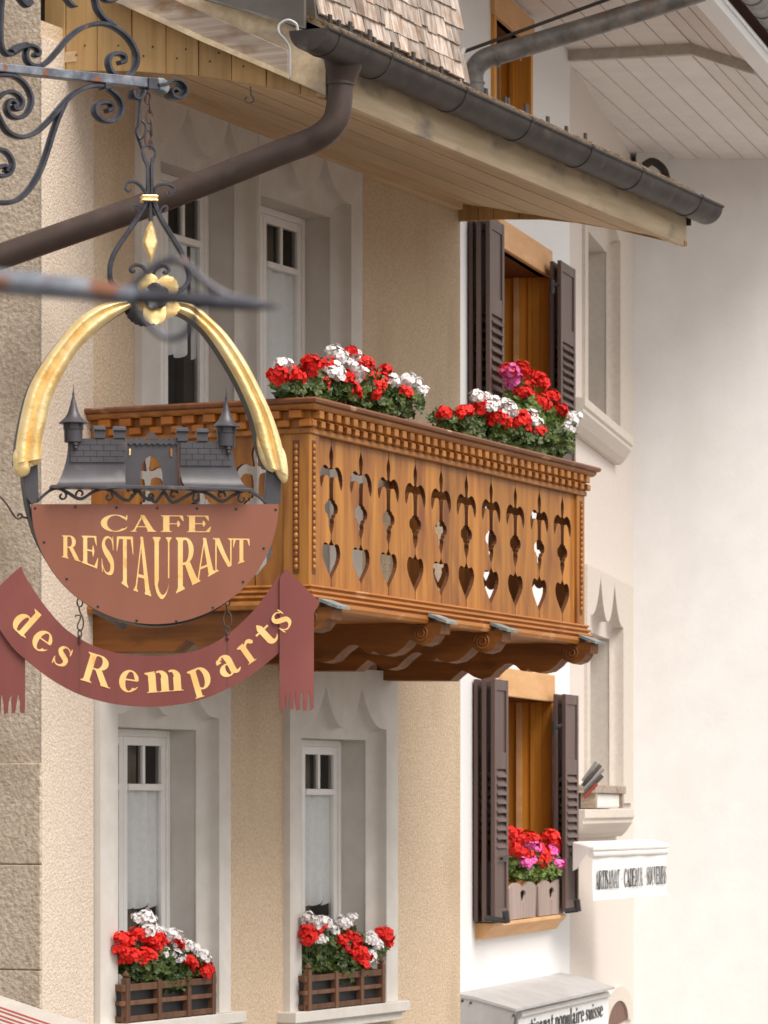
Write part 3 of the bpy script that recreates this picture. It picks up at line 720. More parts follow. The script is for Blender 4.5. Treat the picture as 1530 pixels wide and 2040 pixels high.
# even the pitch out a little towards regular spacing
ed = [PWf-.01]+J+[BL-PWf+.01]
for k in range(len(ed)-1):
    pl = (J[-1]-J[0])/9
    cutboard(ed[k], ed[k+1], pl, pl, k > 0, k < len(ed)-2, True, .022)
JS = [HBk.hitA(x, 1000, .02)[0] for x in (508, 400, 292)]
es = [PWs-.01]+JS+[BW-.11]
for k in range(len(es)-1): cutboard(es[k], es[k+1], .385, .385, k > 0, k < len(es)-2, False, .022)
JF = [PWs+.20+.385*k for k in range(3)]
ef = [PWs-.01]+JF+[BW-.11]
for k in range(len(ef)-1): cutboard(ef[k], ef[k+1], .385, .385, k > 0, k < len(ef)-2, False, BL-.06)
# brackets
ztop = ZF+.012
ta = HBk.hit(1178, 1300, -.15)[0]
CO = [(480, 1565), (600, 1567), (780, 1567), (805, 1545), (835, 1520), (860, 1530), (890, 1550), (925, 1562), (965, 1550), (1000, 1515), (1035, 1490), (1060, 1487), (1085, 1500), (1105, 1520), (1125, 1524), (1140, 1512), (1156, 1524), (1190, 1532), (1235, 1522), (1270, 1496), (1296, 1466), (1320, 1480), (1350, 1490), (1385, 1478), (1404, 1452), (1408, 1440), (1428, 1440), (1430, 1412)]
jp = [HBk.hitA(560+x/2.318, 680+y/2.318, ta) for x, y in CO]
jp = [(min(b, BW), z) for b, z in jp]
tip = min(b for b, z in jp)
def smooth_profile(p): return p
for i, px in enumerate((661, 879, 1001, 1178)):
    a = ta if i == 3 else HBk.hit(px, 1300, tip)[0]
    dz = 0
    out = jp+[(tip, ztop), (BW, ztop)]
    out[0] = (BW, out[0][1])
    mb = MB(HBk); mb.prismA([(b, z) for b, z in out], a, a+.15)
    br = part('bracket', mb, M['shaded_oak'], bal, bevel=.004)
    sb_, sz_ = HBk.hitA(560+1340/2.318, 680+1440/2.318, ta)
    sp = [(a-.002, sb_+(.062-.05*t/26)*math.cos(t*.55), sz_+(.062-.05*t/26)*math.sin(t*.55)) for t in range(27)]
    mb = MB(HBk); mb.tube(sp, .007, 6); part('scroll', mb, M['shaded_oak'], br, smooth=True)
    mb = MB(HBk)
    mb.prismA([(tip-.045, ztop-.012), (tip-.047, ztop+.006), (tip+.085, ztop+.055), (tip+.085, ztop+.035)], a-.02, a+.165)
    part('slate_cap', mb, M['slate'], br)
# dark metal rod below the balcony
mb = MB(); mb.tube([P(190, 1216, 23.6), P(238, 1241, 23.2)], .022, 10); mb.tube([P(236, 1240, 23.2), P(246, 1246, 23.15)], .028, 10)
part('metal_rod', mb, M['gutter'], bal, smooth=True)

# ================================================================== WHITE HOUSE
W = Frame((903-CX)/FP*30.0, 30.0, tan=.271)
WA1 = W.hit(1135, 1000, 0)[0]
wh = thing('white_house', W.w(0, 0, 0), 'white plastered house with golden wood windows and dark brown folding shutters', 'house')
WTOP = 11.30
def wood_window(px0, px1, ytop_at1, ybot, lab, deep=.85, open_top=True):
    a0, a1 = W.hit(px0, 0, -.03)[0], W.hit(px1, 0, -.03)[0]
    zt = W.hit(px1, ytop_at1, -.03)[1]; zb = W.hit(px1, ybot, -.03)[1]
    mb = MB(W); e = .085
    mb.box(a0, a0+e, -.03, .06, zb, zt-.24); mj = MB(W); mj.box(a1-e*.9, a1, -.03, .06, zb, zt-.24)
    mb2 = MB(W); mb2.box(a0-.02, a1+.02, -.04, .06, zt-.24, zt)
    w_ = part('window', mb, M['golden'], wh, bevel=.005, label=lab)
    part('jamb', mj, M['golden'], w_, bevel=.005)
    part('lintel_board', mb2, M['golden_light'], w_, bevel=.008)
    # lining
    mb = MB(W); zl = zt-.24
    mb.poly([(a1-e*.9, .06, zb), (a1-e*.9, deep, zb), (a1-e*.9, deep, zl), (a1-e*.9, .06, zl)])
    mb.poly([(a0+e, .06, zl), (a0+e, deep, zl), (a0+e, deep, zb), (a0+e, .06, zb)])
    mb.poly([(a0+e, .06, zb), (a0+e, deep, zb), (a1-e, deep, zb), (a1-e*.9, .06, zb)])
    part('lining', mb, M['golden'], w_)
    mb = MB(W); mb.poly([(a0+e, .0, zl), (a1-e*.9, .0, zl), (a1-e*.9, deep, zl), (a0+e, deep, zl)]); part('head', mb, M['red_wood'], w_)
    # casement frame deep in the opening, with a standing stile
    mb = MB(W); bq = .235
    mb.box(a1-e*.9-.05, a1-e*.9-.002, bq, bq+.05, zb, zl-.002)
    mk = MB(W); mk.box(a0+e+.002, a0+e+.05, bq, bq+.05, zb, zl-.002); part('casement_frame', mk, M['golden_light'], w_, bevel=.004)
    part('casement_frame', mb, M['golden_light'], w_, bevel=.004)
    mb = MB(W); mb.box(a1-e*.9-.03, a1-e*.9-.004, .12, .16, zb, zl-.002); part('stop_bead', mb, M['golden'], w_, bevel=.004)
    mb = MB(W); mb.poly([(a0-.3, 1.9, zb-.3), (a1+.3, 1.9, zb-.3), (a1+.3, 1.9, zt), (a0-.3, 1.9, zt)])
    for x in (a0-.3, a1+.3): mb.poly([(x, deep, zb-.3), (x, 1.9, zb-.3), (x, 1.9, zt), (x, deep, zt)])
    for z in (zb-.3, zt): mb.poly([(a0-.3, deep, z), (a1+.3, deep, z), (a1+.3, 1.9, z), (a0-.3, 1.9, z)])
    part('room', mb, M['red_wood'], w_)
    return (a0+.01, a1-.01, zb, zt-.05), w_, a0, a1, zb, zt
hA, wA, aA0, aA1, zAb, zAt = wood_window(994, 1098, 500, 915, 'upper golden wood window of the white house')
hB, wB, aB0, aB1, zBb, zBt = wood_window(1000, 1103, 1345, 1820, 'lower golden wood window of the white house')
hC, wC, aC0, aC1, zCb, zCt = wood_window(985, 1062, 40, 330, 'top window of the white house above the roof edge')
def leaf(F, pa, a0, a1, b, zb, zt, s=1, bars=None):
    # folding shutter leaf standing parallel to the facade: stiles, rails, panels, slats
    th = .035; st = .07*s; H_ = zt-zb
    zr = [zb, zb+.055*H_, zb+.245*H_, zb+.30*H_, zb+.63*H_, zb+.70*H_, zb+.955*H_, zt]
    mb = MB(F)
    mb.box(a0, a0+st, b, b+th, zb, zt); mb.box(a1-st, a1, b, b+th, zb, zt)
    for k in (0, 2, 4, 6): mb.box(a0+st, a1-st, b+.002, b+th-.002, zr[k], zr[k+1])
    sh = part('shutter', mb, M['shutter'], pa, bevel=.004)
    for k in (1, 5):
        m2 = MB(F); m2.box(a0+st, a1-st, b+.014, b+th-.010, zr[k], zr[k+1]); part('panel', m2, M['shutter'], sh)
    n = 9
    for i in range(n):
        z = zr[3]+(zr[4]-zr[3])*(i+.5)/n; h = (zr[4]-zr[3])/n
        m2 = MB(F); m2.prismA([(b-.012, z-h*.42), (b+.004, z-h*.48), (b+th+.004, z+h*.40), (b+th-.010, z+h*.46)], a0+st, a1-st); part('slat', m2, M['shutter'], sh)
    m2 = MB(F); m2.box(a0+st, a1-st, b+th-.009, b+th-.004, zr[3], zr[4]); part('backing', m2, M['shutter'], sh)
    m2 = MB(F); m2.tube([(a0+(a1-a0)*.35, b-.016, zr[2]+.03), (a0+(a1-a0)*.85, b-.022, zr[2]+.045)], .012, 6); part('latch', m2, M['iron_dark'], sh, smooth=True)
    return sh
def shutters(px_face, px_mid, px_back, y_ref, ytop, ybot, lab):
    b = -.20
    for q, (pp, bb) in enumerate(((px_face, -.20), (px_mid, -.125), (px_back, -.05))):
        if pp is None: continue
        a0, a1 = W.hit(pp[0], 0, bb)[0], W.hit(pp[1], 0, bb)[0]
        zt = W.hit(pp[1], ytop, bb)[1]; zb = W.hit(pp[1], ybot, bb)[1]
        if q == 0: Z = (zb, zt)
        leaf(W, wh, a0, a1, bb, *Z)
shutters((976, 1005), (957, 985), (942, 968), 0, 448, 960, '')
shutters((1118, 1147), (1103, 1130), None, 0, 537, 960, '')
shutters((986, 1013), (968, 995), (952, 980), 0, 1356, 1834, '')
shutters((1127, 1153), (1110, 1137), None, 0, 1386, 1813, '')
# hinge hardware
for x, y in ((1107, 570), (1112, 1450)):
    mb = MB(); d = 31.5; mb.tube([P(x-9, y, d), P(x+7, y-4, d)], .018, 6); mb.tube([P(x-7, y-12, d), P(x-7, y+14, d)], .02, 6); part('hinge', mb, M['iron_dark'], wh, smooth=True)
for x0, y0, x1, y1, d in ((965, 1828, 1010, 1835, 30.2), (1125, 1815, 1152, 1812, 31.6)):
    mb = MB(); mb.tube([P(x0, y0, d), P(x1, y1, d)], .022, 6); mb.tube([P(x1-3, y1-20, d), P(x1, y1+4, d)], .028, 6); part('shutter_stay', mb, M['iron_dark'], wh, smooth=True)
# sills
def wsill(pa, px0, px1, ytop1, zb):
    b0 = -.15
    a0, a1 = W.hit(px0, 0, b0)[0], W.hit(px1, 0, b0)[0]
    mb = MB(W); mb.prismA([(b0, zb), (b0, zb-.03), (b0+.06, zb-.09), (b0+.09, zb-.13), (.02, zb-.13), (.02, zb)], a0, a1)
    return part('sill', mb, M['golden_light'], pa, bevel=.004)
wsill(wB, 982, 1128, 1820, zBb-.002); wsill(wA, 975, 1122, 900, zAb-.002)
mb = wall_with_holes(W, 0, -1.5, WA1, 0, WTOP, [hA, hB, hC], th=.05); part('wall', mb, M['plaster_white'], wh)
mb = MB(W); mb.poly([(-1.5, 0, 0), (-1.5, 5, 0), (-1.5, 5, WTOP), (-1.5, 0, WTOP)]); part('side_wall', mb, M['plaster_white'], wh)

# ================================================================== CREAM HOUSE
c0 = W.w(WA1, 0, 0)
C = Frame(c0[0], c0[1], tan=.182)
CA1 = C.hit(1263, 1000, 0)[0]
ch = thing('cream_house', C.w(0, 0, 0), 'narrow pinkish cream house with carved stone windows next to the white house', 'house')
z1 = C.hit(1232, 520, .05)[1]
cu = gothic_window(C, ch, -.03, 0, (1166, 1262), (1172, 1236), 700, C.hit(1236, 440, 0)[1]+.3, C.hit(1236, 870, 0)[1], z1+.12, z1+.55, z1, depth=.26, ch=.13, peaks=(.3, .72), mats=M['stone_warm'], drape=False, label='upper carved stone window of the cream house')
z2 = C.hit(1236, 1278, .05)[1]
cl = gothic_window(C, ch, -.03, 0, (1170, 1262), (1176, 1242), 1400, C.hit(1236, 1160, 0)[1], C.hit(1236, 1600, 0)[1], z2+.12, z2+.52, z2, depth=.26, ch=.13, peaks=(.3, .72), mats=M['stone_warm'], drape=False, label='lower carved stone window of the cream house')
mb = wall_with_holes(C, 0, 0.001, CA1, 0, 11.4, [cu['hole'], cl['hole']], th=.05); part('wall', mb, M['plaster_cream'], ch)
def csill(pa, px0, px1, yt, yb):
    b0 = -.19
    a0, a1 = C.hit(px0, 0, b0)[0], C.hit(px1, 0, b0)[0]
    zt = C.hit(px1, yt, b0)[1]
    mb = MB(C)
    mb.prismA([(b0, zt), (b0, zt-.08), (b0+.02, zt-.10), (b0+.02, zt-.13), (b0+.08, zt-.22), (b0+.13, zt-.27), (.0, zt-.27), (0, zt)], a0, a1)
    return part('sill', mb, M['stone_warm'], pa, bevel=.006)
csill(cu['part'], 1166, 1262, 872, 0); csill(cl['part'], 1166, 1264, 1612, 0)
# brown board and white trough on the lower sill
tz = C.hit(1262, 1610, -.15)[1]
a0, a1 = C.hit(1183, 0, -.15)[0], C.hit(1243, 0, -.15)[0]
tr_ = thing('window_trough', C.w((a0+a1)/2, -.1, tz), 'white trough with a brown board lying on the sill of the cream house', 'trough')
mb = MB(C); mb.box(a0+.2, a1-.3, -.14, -.03, tz, tz+.14); part('trough', mb, M['white_metal'], tr_, bevel=.02)
mb = MB(C); mb.box(a0, a1, -.17, .0, tz+.141, tz+.215); part('board', mb, M['grey_wood'], tr_, bevel=.005)
for a in (a0+.06, a1-.2): mb = MB(C); mb.box(a, a+.12, -.16, -.02, tz, tz+.141); part('foot', mb, M['grey_wood'], tr_)

# ================================================================== FAR WHITE HOUSE and the soffits above
fY = C.w(CA1, 0, 0)[1]
fh = thing('pale_house', (P(1263, 1600, fY)[0], fY, 0), 'tall pale plastered house wall closing the street on the right', 'house')
x0 = P(1263, 1600, fY)[0]
mb = MB(); mb.poly([(x0, fY, 0), (x0+9, fY+.25, 0), (x0+9, fY+.25, 13.5), (x0, fY, 13.5)]); part('wall', mb, M['plaster_far'], fh)
# soffit of the white house eaves: boards running along the street
SZ1, SZ2 = 11.27, 11.22
wsA0 = 0.3
ev = []
def soffit(F, a0, a1, b0, b1, z0, z1, n, m, parent, name='eaves_board'):
    for k in range(n):
        p, q = b0+(b1-b0)*k/n, b0+(b1-b0)*(k+1)/n
        zp, zq = z0+(z1-z0)*k/n, z0+(z1-z0)*(k+1)/n
        mb = MB(F); sg = -1 if b1 < b0 else 1
        mb.prismA([(p+sg*.006, zp), (q-sg*.006, zq), (q-sg*.006, zq+.025), (p+sg*.006, zp+.025)], a0, a1); part(name, mb, M[m], parent)
    mb = MB(F); mb.prismA([(b0, z0+.012), (b1, z1+.012), (b1, z1+.03), (b0, z0+.03)], a0, a1); part('eaves_backing', mb, M['batten'], parent)
am = WA1-.05
OH1, OH2 = -1.13, -1.70
soffit(W, -1.0, am, .0, OH1, SZ1, SZ1, 5, 'pink_board', wh); soffit(W, -1.0, am, OH1-.005, OH2, SZ1, SZ1-.21, 3, 'pink_board', wh)
ae = (fY-c0[1])/C.uy
soffit(W, am+.02, am+6.2, .95, OH1, SZ2-.05, SZ2-.05, 9, 'white_board', wh); soffit(W, am+.02, am+6.2, OH1-.005, OH2, SZ2-.05, SZ2-.24, 3, 'white_board', wh)
mb = MB(W); mb.box(am-.03, am+.03, OH1, .0, SZ2-.045, SZ2+.06)
zo = SZ2-.21
mb.v_ = None
o4 = [(OH1-.001, SZ2-.045), (OH2, zo-.045), (OH2, zo+.06), (OH1-.001, SZ2+.06)]
mb.prismA(o4, am-.03, am+.03); part('batten', mb, M['batten'], wh, kind=None)
mb = MB(W); mb.prismA([(OH2, SZ1-.27), (OH2, SZ1-.02), (OH2-.05, SZ1+.02), (OH2-.17, SZ1-.20), (OH2-.17, SZ1-.27)], -1, am+6.2); part('fascia_board', mb, M['plaster_white'], wh, bevel=.004)
gb = [-.9+i*.55 for i in range(14)]
gutter(W, wh, OH2-.30, SZ1+.02, -1.5, am+6.2, R=.11, brackets=gb, m='zinc')
mb = MB(W); mb.prismA([(OH2-.2, SZ1+.10), (OH2-.2, SZ1+.14), (1.5, SZ1+1.8), (1.5, SZ1+1.7)], -1.5, am+6.2); part('roof', mb, M['red_wood'], wh)
# short return wall where the eaves meet the pale house
px_ = P(1325, 305, fY); 
mb = MB(); mb.box(x0, px_[0], fY-.35, fY-.003, 10.9, SZ2+.02); part('corner_block', mb, M['plaster_far'], fh)
mb = MB(); mb.tube(cr([P(1283, 331, fY-.6), P(1297, 322, fY-.6), P(1312, 328, fY-.6), P(1325, 345, fY-.6), P(1330, 380, fY-.6)], 5), .042, 10); part('drain_elbow', mb, M['gutter'], fh, smooth=True)

# zinc pipe leaving the roof, thin rod above it
dz_ = 29.7
pp = thing('zinc_pipe', P(950, 175, dz_), 'old grey zinc drain pipe rising to the upper right above the roof edge', 'pipe')
mb = MB(); mb.tube(cr([P(948, 195, dz_), P(943, 165, dz_), P(945, 140, dz_), P(962, 120, dz_), P(1000, 106, dz_), P(1100, 76, dz_), P(1240, 33, dz_), P(1400, -18, dz_)], 7), .082, 18); part('pipe', mb, M['zinc'], pp, smooth=True, ang=60)
for x, y, x2, y2 in ((984, 113, 989, 111), (938, 160, 950, 161)):
    mb = MB(); mb.tube([P(x, y, dz_), P(x2, y2, dz_)] if x > 950 else [P(944, 163, dz_), P(944, 167, dz_)], .089, 18); part('collar', mb, M['zinc'], pp, smooth=True, ang=40)
mb = MB(); mb.tube([P(924, 103, dz_), P(1300, -34, dz_)], .015, 8); rd = single('thin_rod', mb, M['gutter'], P(924, 103, dz_), 'thin dark metal rod running above the zinc pipe', 'rod', smooth=True)
mb = MB(); mb.tube([P(906, 152, dz_-.3), P(912, 130, dz_-.3), P(925, 96, dz_-.3)], .016, 8); single('white_strut', mb, M['white_metal'], P(906, 152, dz_-.3), 'short pale strut beside the last shingles holding the rod', 'strut', smooth=True)

# ================================================================== CANOPIES AND BANNERS
# bottom right canopy box over the shop
b0 = -.50
cn = thing('shop_canopy', W.w(1, 0, 2.0), 'grey sheet metal canopy box over the shop at the bottom right', 'canopy')
a0c = W.hit(1030, 2008, b0)[0]; a1c = W.hit(1225, 1963, b0)[0]
zfr = W.hit(1030, 2010, b0)[1]; zbk = W.hit(930, 1975, -.02)[1]
prof = [(-.02, zbk), (-.2, zbk-.03), (b0, zfr), (b0+.02, zfr-.10), (b0+.14, zfr-.18), (b0+.10, zfr-.5), (-.02, zfr-.5)]
mb = MB(W); mb.prismA([(-.002, zbk), (-.16, zbk-.025), (b0, zfr), (b0, zfr-.02), (-.16, zbk-.05), (-.002, zbk-.03)], a0c-.04, a1c); part('lid', mb, M['grey_sheet'], cn)
mb = MB(W); mb.prismA([(-.002, zbk-.03), (-.16, zbk-.05), (b0, zfr-.02), (b0+.02, zfr-.06), (b0+.09, zfr-.6), (-.002, zfr-.6)], a0c-.03, a0c-.012); part('cheek', mb, M['grey_sheet'], cn)
for (bb, zz_) in ((-.06, zbk-.06), (-.13, zbk-.075), (b0+.02, zfr-.05)):
    mb = MB(W); mb.blob((a0c-.034, bb, zz_), .012, 4, 6); part('rivet', mb, M['iron_dark'], cn)
# fabric sign below the lid
bsn = b0+.075
as0, as1 = W.hit(1033, 2030, bsn)[0], W.hit(1212, 1990, bsn)[0]
zs = W.hit(1033, 2022, bsn)[1]
mb = MB(W); mb.tube([(as0, bsn, zs), (as1, bsn, zs)], .03, 10); part('roller', mb, M['white_metal'], cn, smooth=True)
sg = thing('shop_sign', W.w(as0, bsn, zs-.4), 'cream sign board with black lettering hanging under the grey canopy', 'sign')
mb = MB(W); mb.box(as0, as1, bsn, bsn+.015, zs-.5, zs-.03); part('panel', mb, M['canvas'], sg)
# banner with awning case
pA, pB = P(1181, 1700, 33.2), P(1328, 1690, 35.6)
Bn = frame2(pA, pB)
bl = math.hypot(pB[0]-pA[0], pB[1]-pA[1])
aw = thing('awning_case', P(1170, 1690, 33.2), 'closed cream white awning case above the souvenir banner', 'awning')
zt_ = P(1181, 1690, 33.2)[2]
mb = MB(Bn); mb.prismA([(-.02, zt_+.015), (-.02, zt_-.02), (.10, zt_-.02), (.17, zt_-.02), (.17, zt_+.06), (.08, zt_+.045)], -.03, bl+.02); part('case', mb, M['white_metal'], aw, bevel=.008)
mb = MB(Bn); mb.tube([(-.02, .01, zt_-.055), (bl, .01, zt_-.055)], .03, 10); part('front_rail', mb, M['white_metal'], aw, smooth=True)
mb = MB(Bn); mb.prismA([(0, zt_+.01), (.05, zt_-.05), (.09, zt_-.10), (.13, zt_-.18), (.17, zt_-.20), (.17, zt_+.055)], -.055, -.033); part('end_plate', mb, M['white_metal'], aw, bevel=.004)
bn = thing('souvenir_banner', P(1181, 1790, 33.2), 'white cloth banner lettered ARTISANAT CADEAUX SOUVENIRS below the awning case', 'banner')
zbt, zbb = P(1181, 1704, 33.2)[2], P(1181, 1795, 33.2)[2]
mb = MB(Bn); rows = []
for j in range(5):
    rows.append([(bl*i/20, .005*math.sin(i*.9+j), zbt+(zbb-zbt)*j/4) for i in range(21)])
mb.grid(rows); part('cloth', mb, M['canvas'], bn, smooth=True)
# stone arch of the shop door
arc_o, arc_i = [], []
for k in range(17):
    t = PI*k/16
    arc_o.append((math.cos(t), math.sin(t)))
ad0, ad1 = C.hit(1200, 0, -.03)[0], C.hit(1262, 0, -.03)[0]
zc_ = C.hit(1235, 2040, -.03)[1]; rx = (ad1-ad0)/2; rz_ = C.hit(1235, 1964, -.03)[1]-zc_
mb = MB(C); cxx = (ad0+ad1)/2
ro = [(cxx-rx*c, -.03, zc_+rz_*s_) for c, s_ in arc_o]; ri = [(cxx-rx*.66*c, -.03, zc_+rz_*.62*s_) for c, s_ in arc_o]
mb.grid([ro, ri]); mb.grid([[(a, 0, z) for a, b, z in ro], ro]); mb.grid([ri, [(a, .2, z) for a, b, z in ri]])
ar = part('door_arch', mb, M['stone_warm'], ch, smooth=True, ang=30)
mb = MB(C); mb.poly([(a, -.012, z) for a, b, z in ri]); part('door', mb, M['red_wood'], ar)

# ================================================================== LETTERING
def strip(A, B, n=8):
    return (A, B, n)
def lin(p, q, n): return [(p[0]+(q[0]-p[0])*k/n, p[1]+(q[1]-p[1])*k/n) for k in range(n+1)]
def quad(p, q, r, s_, n=8): return (lin(p, q, n), lin(r, s_, n))           # edge p->q paired with r->s
def vs_(x0, x1, y0, y1): return quad((x0, y0), (x0, y1), (x1, y0), (x1, y1))
def hs_(x0, x1, y0, y1): return quad((x0, y0), (x1, y0), (x0, y1), (x1, y1))
def foot(x0, x1, y, d=1, s=.075, h=.03, br=.07):                          # bracketed serif, d=+1 stands on y, -1 hangs from y
    lo = []; up = []
    for k in range(13):
        t = k/12; x = x0-s+(x1-x0+2*s)*t
        e = 0
        if x < x0: e = max(0, (x-(x0-s))/s)**2.5
        elif x > x1: e = max(0, ((x1+s)-x)/s)**2.5
        else: e = 1
        lo.append((x, y)); up.append((x, y+d*(h+(br*e))))
    return (lo, up)
def arc(cx, cy, ro, ri, t0, t1, icx=None, icy=None, n=26):
    icx = cx if icx is None else icx; icy = cy if icy is None else icy
    A, B = [], []
    for k in range(n+1):
        t = math.radians(t0+(t1-t0)*k/n)
        A.append((cx+ro[0]*math.cos(t), cy+ro[1]*math.sin(t))); B.append((icx+ri[0]*math.cos(t), icy+ri[1]*math.sin(t)))
    return (A, B)
def rib(pts, ws, n=6):
    q = cr([(p[0], p[1], w_) for p, w_ in zip(pts, ws)], n); A, B = [], []
    for k in range(len(q)):
        p, r = q[max(k-1, 0)], q[min(k+1, len(q)-1)]; dx, dy = r[0]-p[0], r[1]-p[1]; l = math.hypot(dx, dy) or 1
        h = max(q[k][2], .004)/2
        A.append((q[k][0]-dy/l*h, q[k][1]+dx/l*h)); B.append((q[k][0]+dy/l*h, q[k][1]-dx/l*h))
    return (A, B)
T = .19; S_ = .055
G = {}
G['I'] = ([vs_(.08, .08+T, 0, 1), foot(.08, .08+T, 0), foot(.08, .08+T, 1, -1)], .35)
G['A'] = ([quad((.10, 0), (.41, .985), (.165, 0), (.455, .96)), quad((.36, 1), (.64, 0), (.50, 1), (.87, 0)), hs_(.20, .68, .27, .325), foot(.105, .16, 0, s=.085), foot(.65, .86, 0, s=.06)], .97)
G['C'] = ([arc(.46, .5, (.45, .52), (.27, .465), 42, 318, icx=.475), rib([(.80, .66), (.815, .80), (.82, .99)], [.02, .05, .035]), rib([(.70, .87), (.76, .80), (.80, .70)], [.10, .08, .02]), rib([(.69, .14), (.77, .18), (.83, .28)], [.06, .045, .02])], .86)
G['D'] = ([vs_(.09, .09+T, 0, 1), foot(.09, .09+T, 0), foot(.09, .09+T, 1, -1), arc(.38, .5, (.47, .5), (.28, .44), -90, 90), hs_(.2, .4, .94, 1), hs_(.2, .4, 0, .06)], .88)
G['O'] = ([arc(.46, .5, (.45, .52), (.26, .465), 0, 360)], .92)
G['E'] = ([vs_(.09, .09+T, 0, 1), foot(.09, .09+T, 0), foot(.09, .09+T, 1, -1), hs_(.2, .70, .945, 1), hs_(.2, .56, .485, .54), hs_(.2, .74, 0, .055),
           quad((.58, .985), (.70, .70), (.705, .985), (.725, .70)), quad((.60, .02), (.765, .33), (.745, .02), (.79, .33)), rib([(.55, .33), (.56, .51), (.55, .69)], [.02, .10, .02])], .80)
G['F'] = ([vs_(.09, .09+T, 0, 1), foot(.09, .09+T, 0), foot(.09, .09+T, 1, -1), hs_(.2, .68, .945, 1), hs_(.2, .54, .465, .52), quad((.56, .985), (.68, .66), (.685, .985), (.71, .66)), rib([(.54, .30), (.55, .49), (.54, .68)], [.02, .10, .02])], .74)
G['R'] = ([vs_(.09, .09+T, 0, 1), foot(.09, .09+T, 0), foot(.09, .09+T, 1, -1), arc(.38, .735, (.32, .265), (.13, .215), -90, 90), hs_(.2, .39, .95, 1), hs_(.2, .40, .47, .52), quad((.36, .48), (.66, 0), (.56, .50), (.90, 0)), foot(.70, .88, 0, s=.06, br=.01)], .93)
G['S'] = ([rib([(.61, .80), (.56, .915), (.40, .975), (.22, .92), (.155, .76), (.25, .61), (.42, .49), (.58, .35), (.57, .15), (.40, .035), (.22, .05), (.10, .20)], [.03, .045, .05, .10, .17, .21, .225, .20, .15, .06, .045, .03]), rib([(.64, .66), (.63, .82), (.615, .99)], [.025, .05, .03]), rib([(.075, .36), (.085, .18), (.10, .0)], [.025, .05, .03])], .74)
G['T'] = ([vs_(.34, .34+T, 0, 1), foot(.34, .34+T, 0), hs_(.05, .82, .945, 1), quad((.03, .98), (.015, .66), (.16, .98), (.04, .66)), quad((.71, .98), (.83, .66), (.84, .98), (.855, .66))], .87)
G['U'] = ([vs_(.11, .11+T, .28, 1), foot(.11, .11+T, 1, -1), vs_(.71, .77, .30, 1), foot(.71, .77, 1, -1, s=.09), arc(.44, .30, (.33, .32), (.27, .255), 180, 360, icx=.50, n=30), quad((.11, .30), (.11, .20), (.30, .30), (.25, .20))], .92)
G['N'] = ([vs_(.13, .185, 0, 1), foot(.13, .185, 0, s=.09), quad((.08, 1), (.66, 0), (.30, 1), (.80, .0)), vs_(.745, .80, 0, 1), foot(.745, .80, 1, -1, s=.09), hs_(.03, .2, .965, 1)], .92)
G['X'] = ([quad((.08, 1), (.62, 0), (.28, 1), (.84, 0)), quad((.64, 1), (.12, 0), (.71, 1), (.19, 0)), foot(.10, .26, 1, -1, br=.01), foot(.65, .70, 1, -1, s=.08, br=.01), foot(.64, .82, 0, br=.01), foot(.13, .18, 0, s=.08, br=.01)], .90)
G['V'] = ([quad((.10, 1), (.40, 0), (.30, 1), (.48, 0)), quad((.70, 1), (.43, 0), (.76, 1), (.49, .06)), foot(.11, .30, 1, -1, br=.01), foot(.70, .76, 1, -1, s=.08, br=.01)], .88)
G['-'] = ([hs_(.1, .4, .42, .52)], .5)
G['.'] = ([hs_(.1, .3, .42, .56)], .4)
# lower case: x-height 1
t_ = .27
G['e'] = ([arc(.46, .5, (.44, .53), (.20, .46), 22, 322, icx=.50, n=34), hs_(.24, .86, .53, .60), quad((.70, .57), (.72, .80), (.90, .57), (.84, .80)), rib([(.66, .10), (.78, .16), (.88, .28)], [.12, .07, .02])], .93)
G['s'] = ([rib([(.64, .80), (.58, .90), (.42, .965), (.24, .89), (.19, .74), (.30, .60), (.46, .50), (.62, .37), (.62, .18), (.44, .045), (.24, .06), (.12, .22)], [.03, .05, .07, .14, .20, .24, .25, .23, .18, .08, .06, .03]), rib([(.71, .66), (.70, .82), (.68, 1.0)], [.03, .07, .04]), rib([(.08, .36), (.09, .18), (.11, -.01)], [.03, .07, .04])], .80)
G['d'] = ([arc(.42, .49, (.40, .52), (.14, .44), 60, 300, icx=.47), vs_(.56, .56+t_, 0.02, 1.48), quad((.40, 1.47), (.57, 1.36), (.40, 1.50), (.83, 1.50)), hs_(.42, .60, .93, .99), hs_(.42, .60, -.02, .05), quad((.80, .0), (.80, .12), (1.0, .03), (1.0, .07)), vs_(.56, .84, -.03, .10)], 1.0)
G['m'] = ([vs_(.12, .12+t_, 0, .94), quad((.0, .90), (.14, .80), (.0, .95), (.39, 1.0)), foot(.12, .12+t_, 0, s=.08, br=.03),
           arc(.55, .66, (.29, .36), (.10, .26), 0, 120, icx=.50), vs_(.57, .84, 0, .67), foot(.57, .84, 0, s=.08, br=.03),
           arc(1.00, .66, (.29, .36), (.10, .26), 0, 120, icx=.95), vs_(1.02, 1.29, 0, .67), foot(1.02, 1.29, 0, s=.08, br=.03)], 1.38)
G['p'] = ([vs_(.12, .12+t_, -.36, .94), quad((.0, .90), (.14, .80), (.0, .95), (.39, 1.0)), foot(.12, .12+t_, -.38, s=.08, br=.03), arc(.52, .48, (.44, .53), (.18, .45), -120, 120, icx=.50)], 1.0)
G['a'] = ([vs_(.50, .50+t_, .12, .70), arc(.46, .70, (.31, .31), (.06, .24), 0, 150, icx=.42), rib([(.20, .70), (.20, .82), (.28, .90)], [.22, .18, .06]), arc(.40, .28, (.33, .31), (.10, .24), 60, 320, icx=.44), rib([(.64, .16), (.72, .05), (.84, .05), (.96, .14)], [.26, .17, .12, .03])], .98)
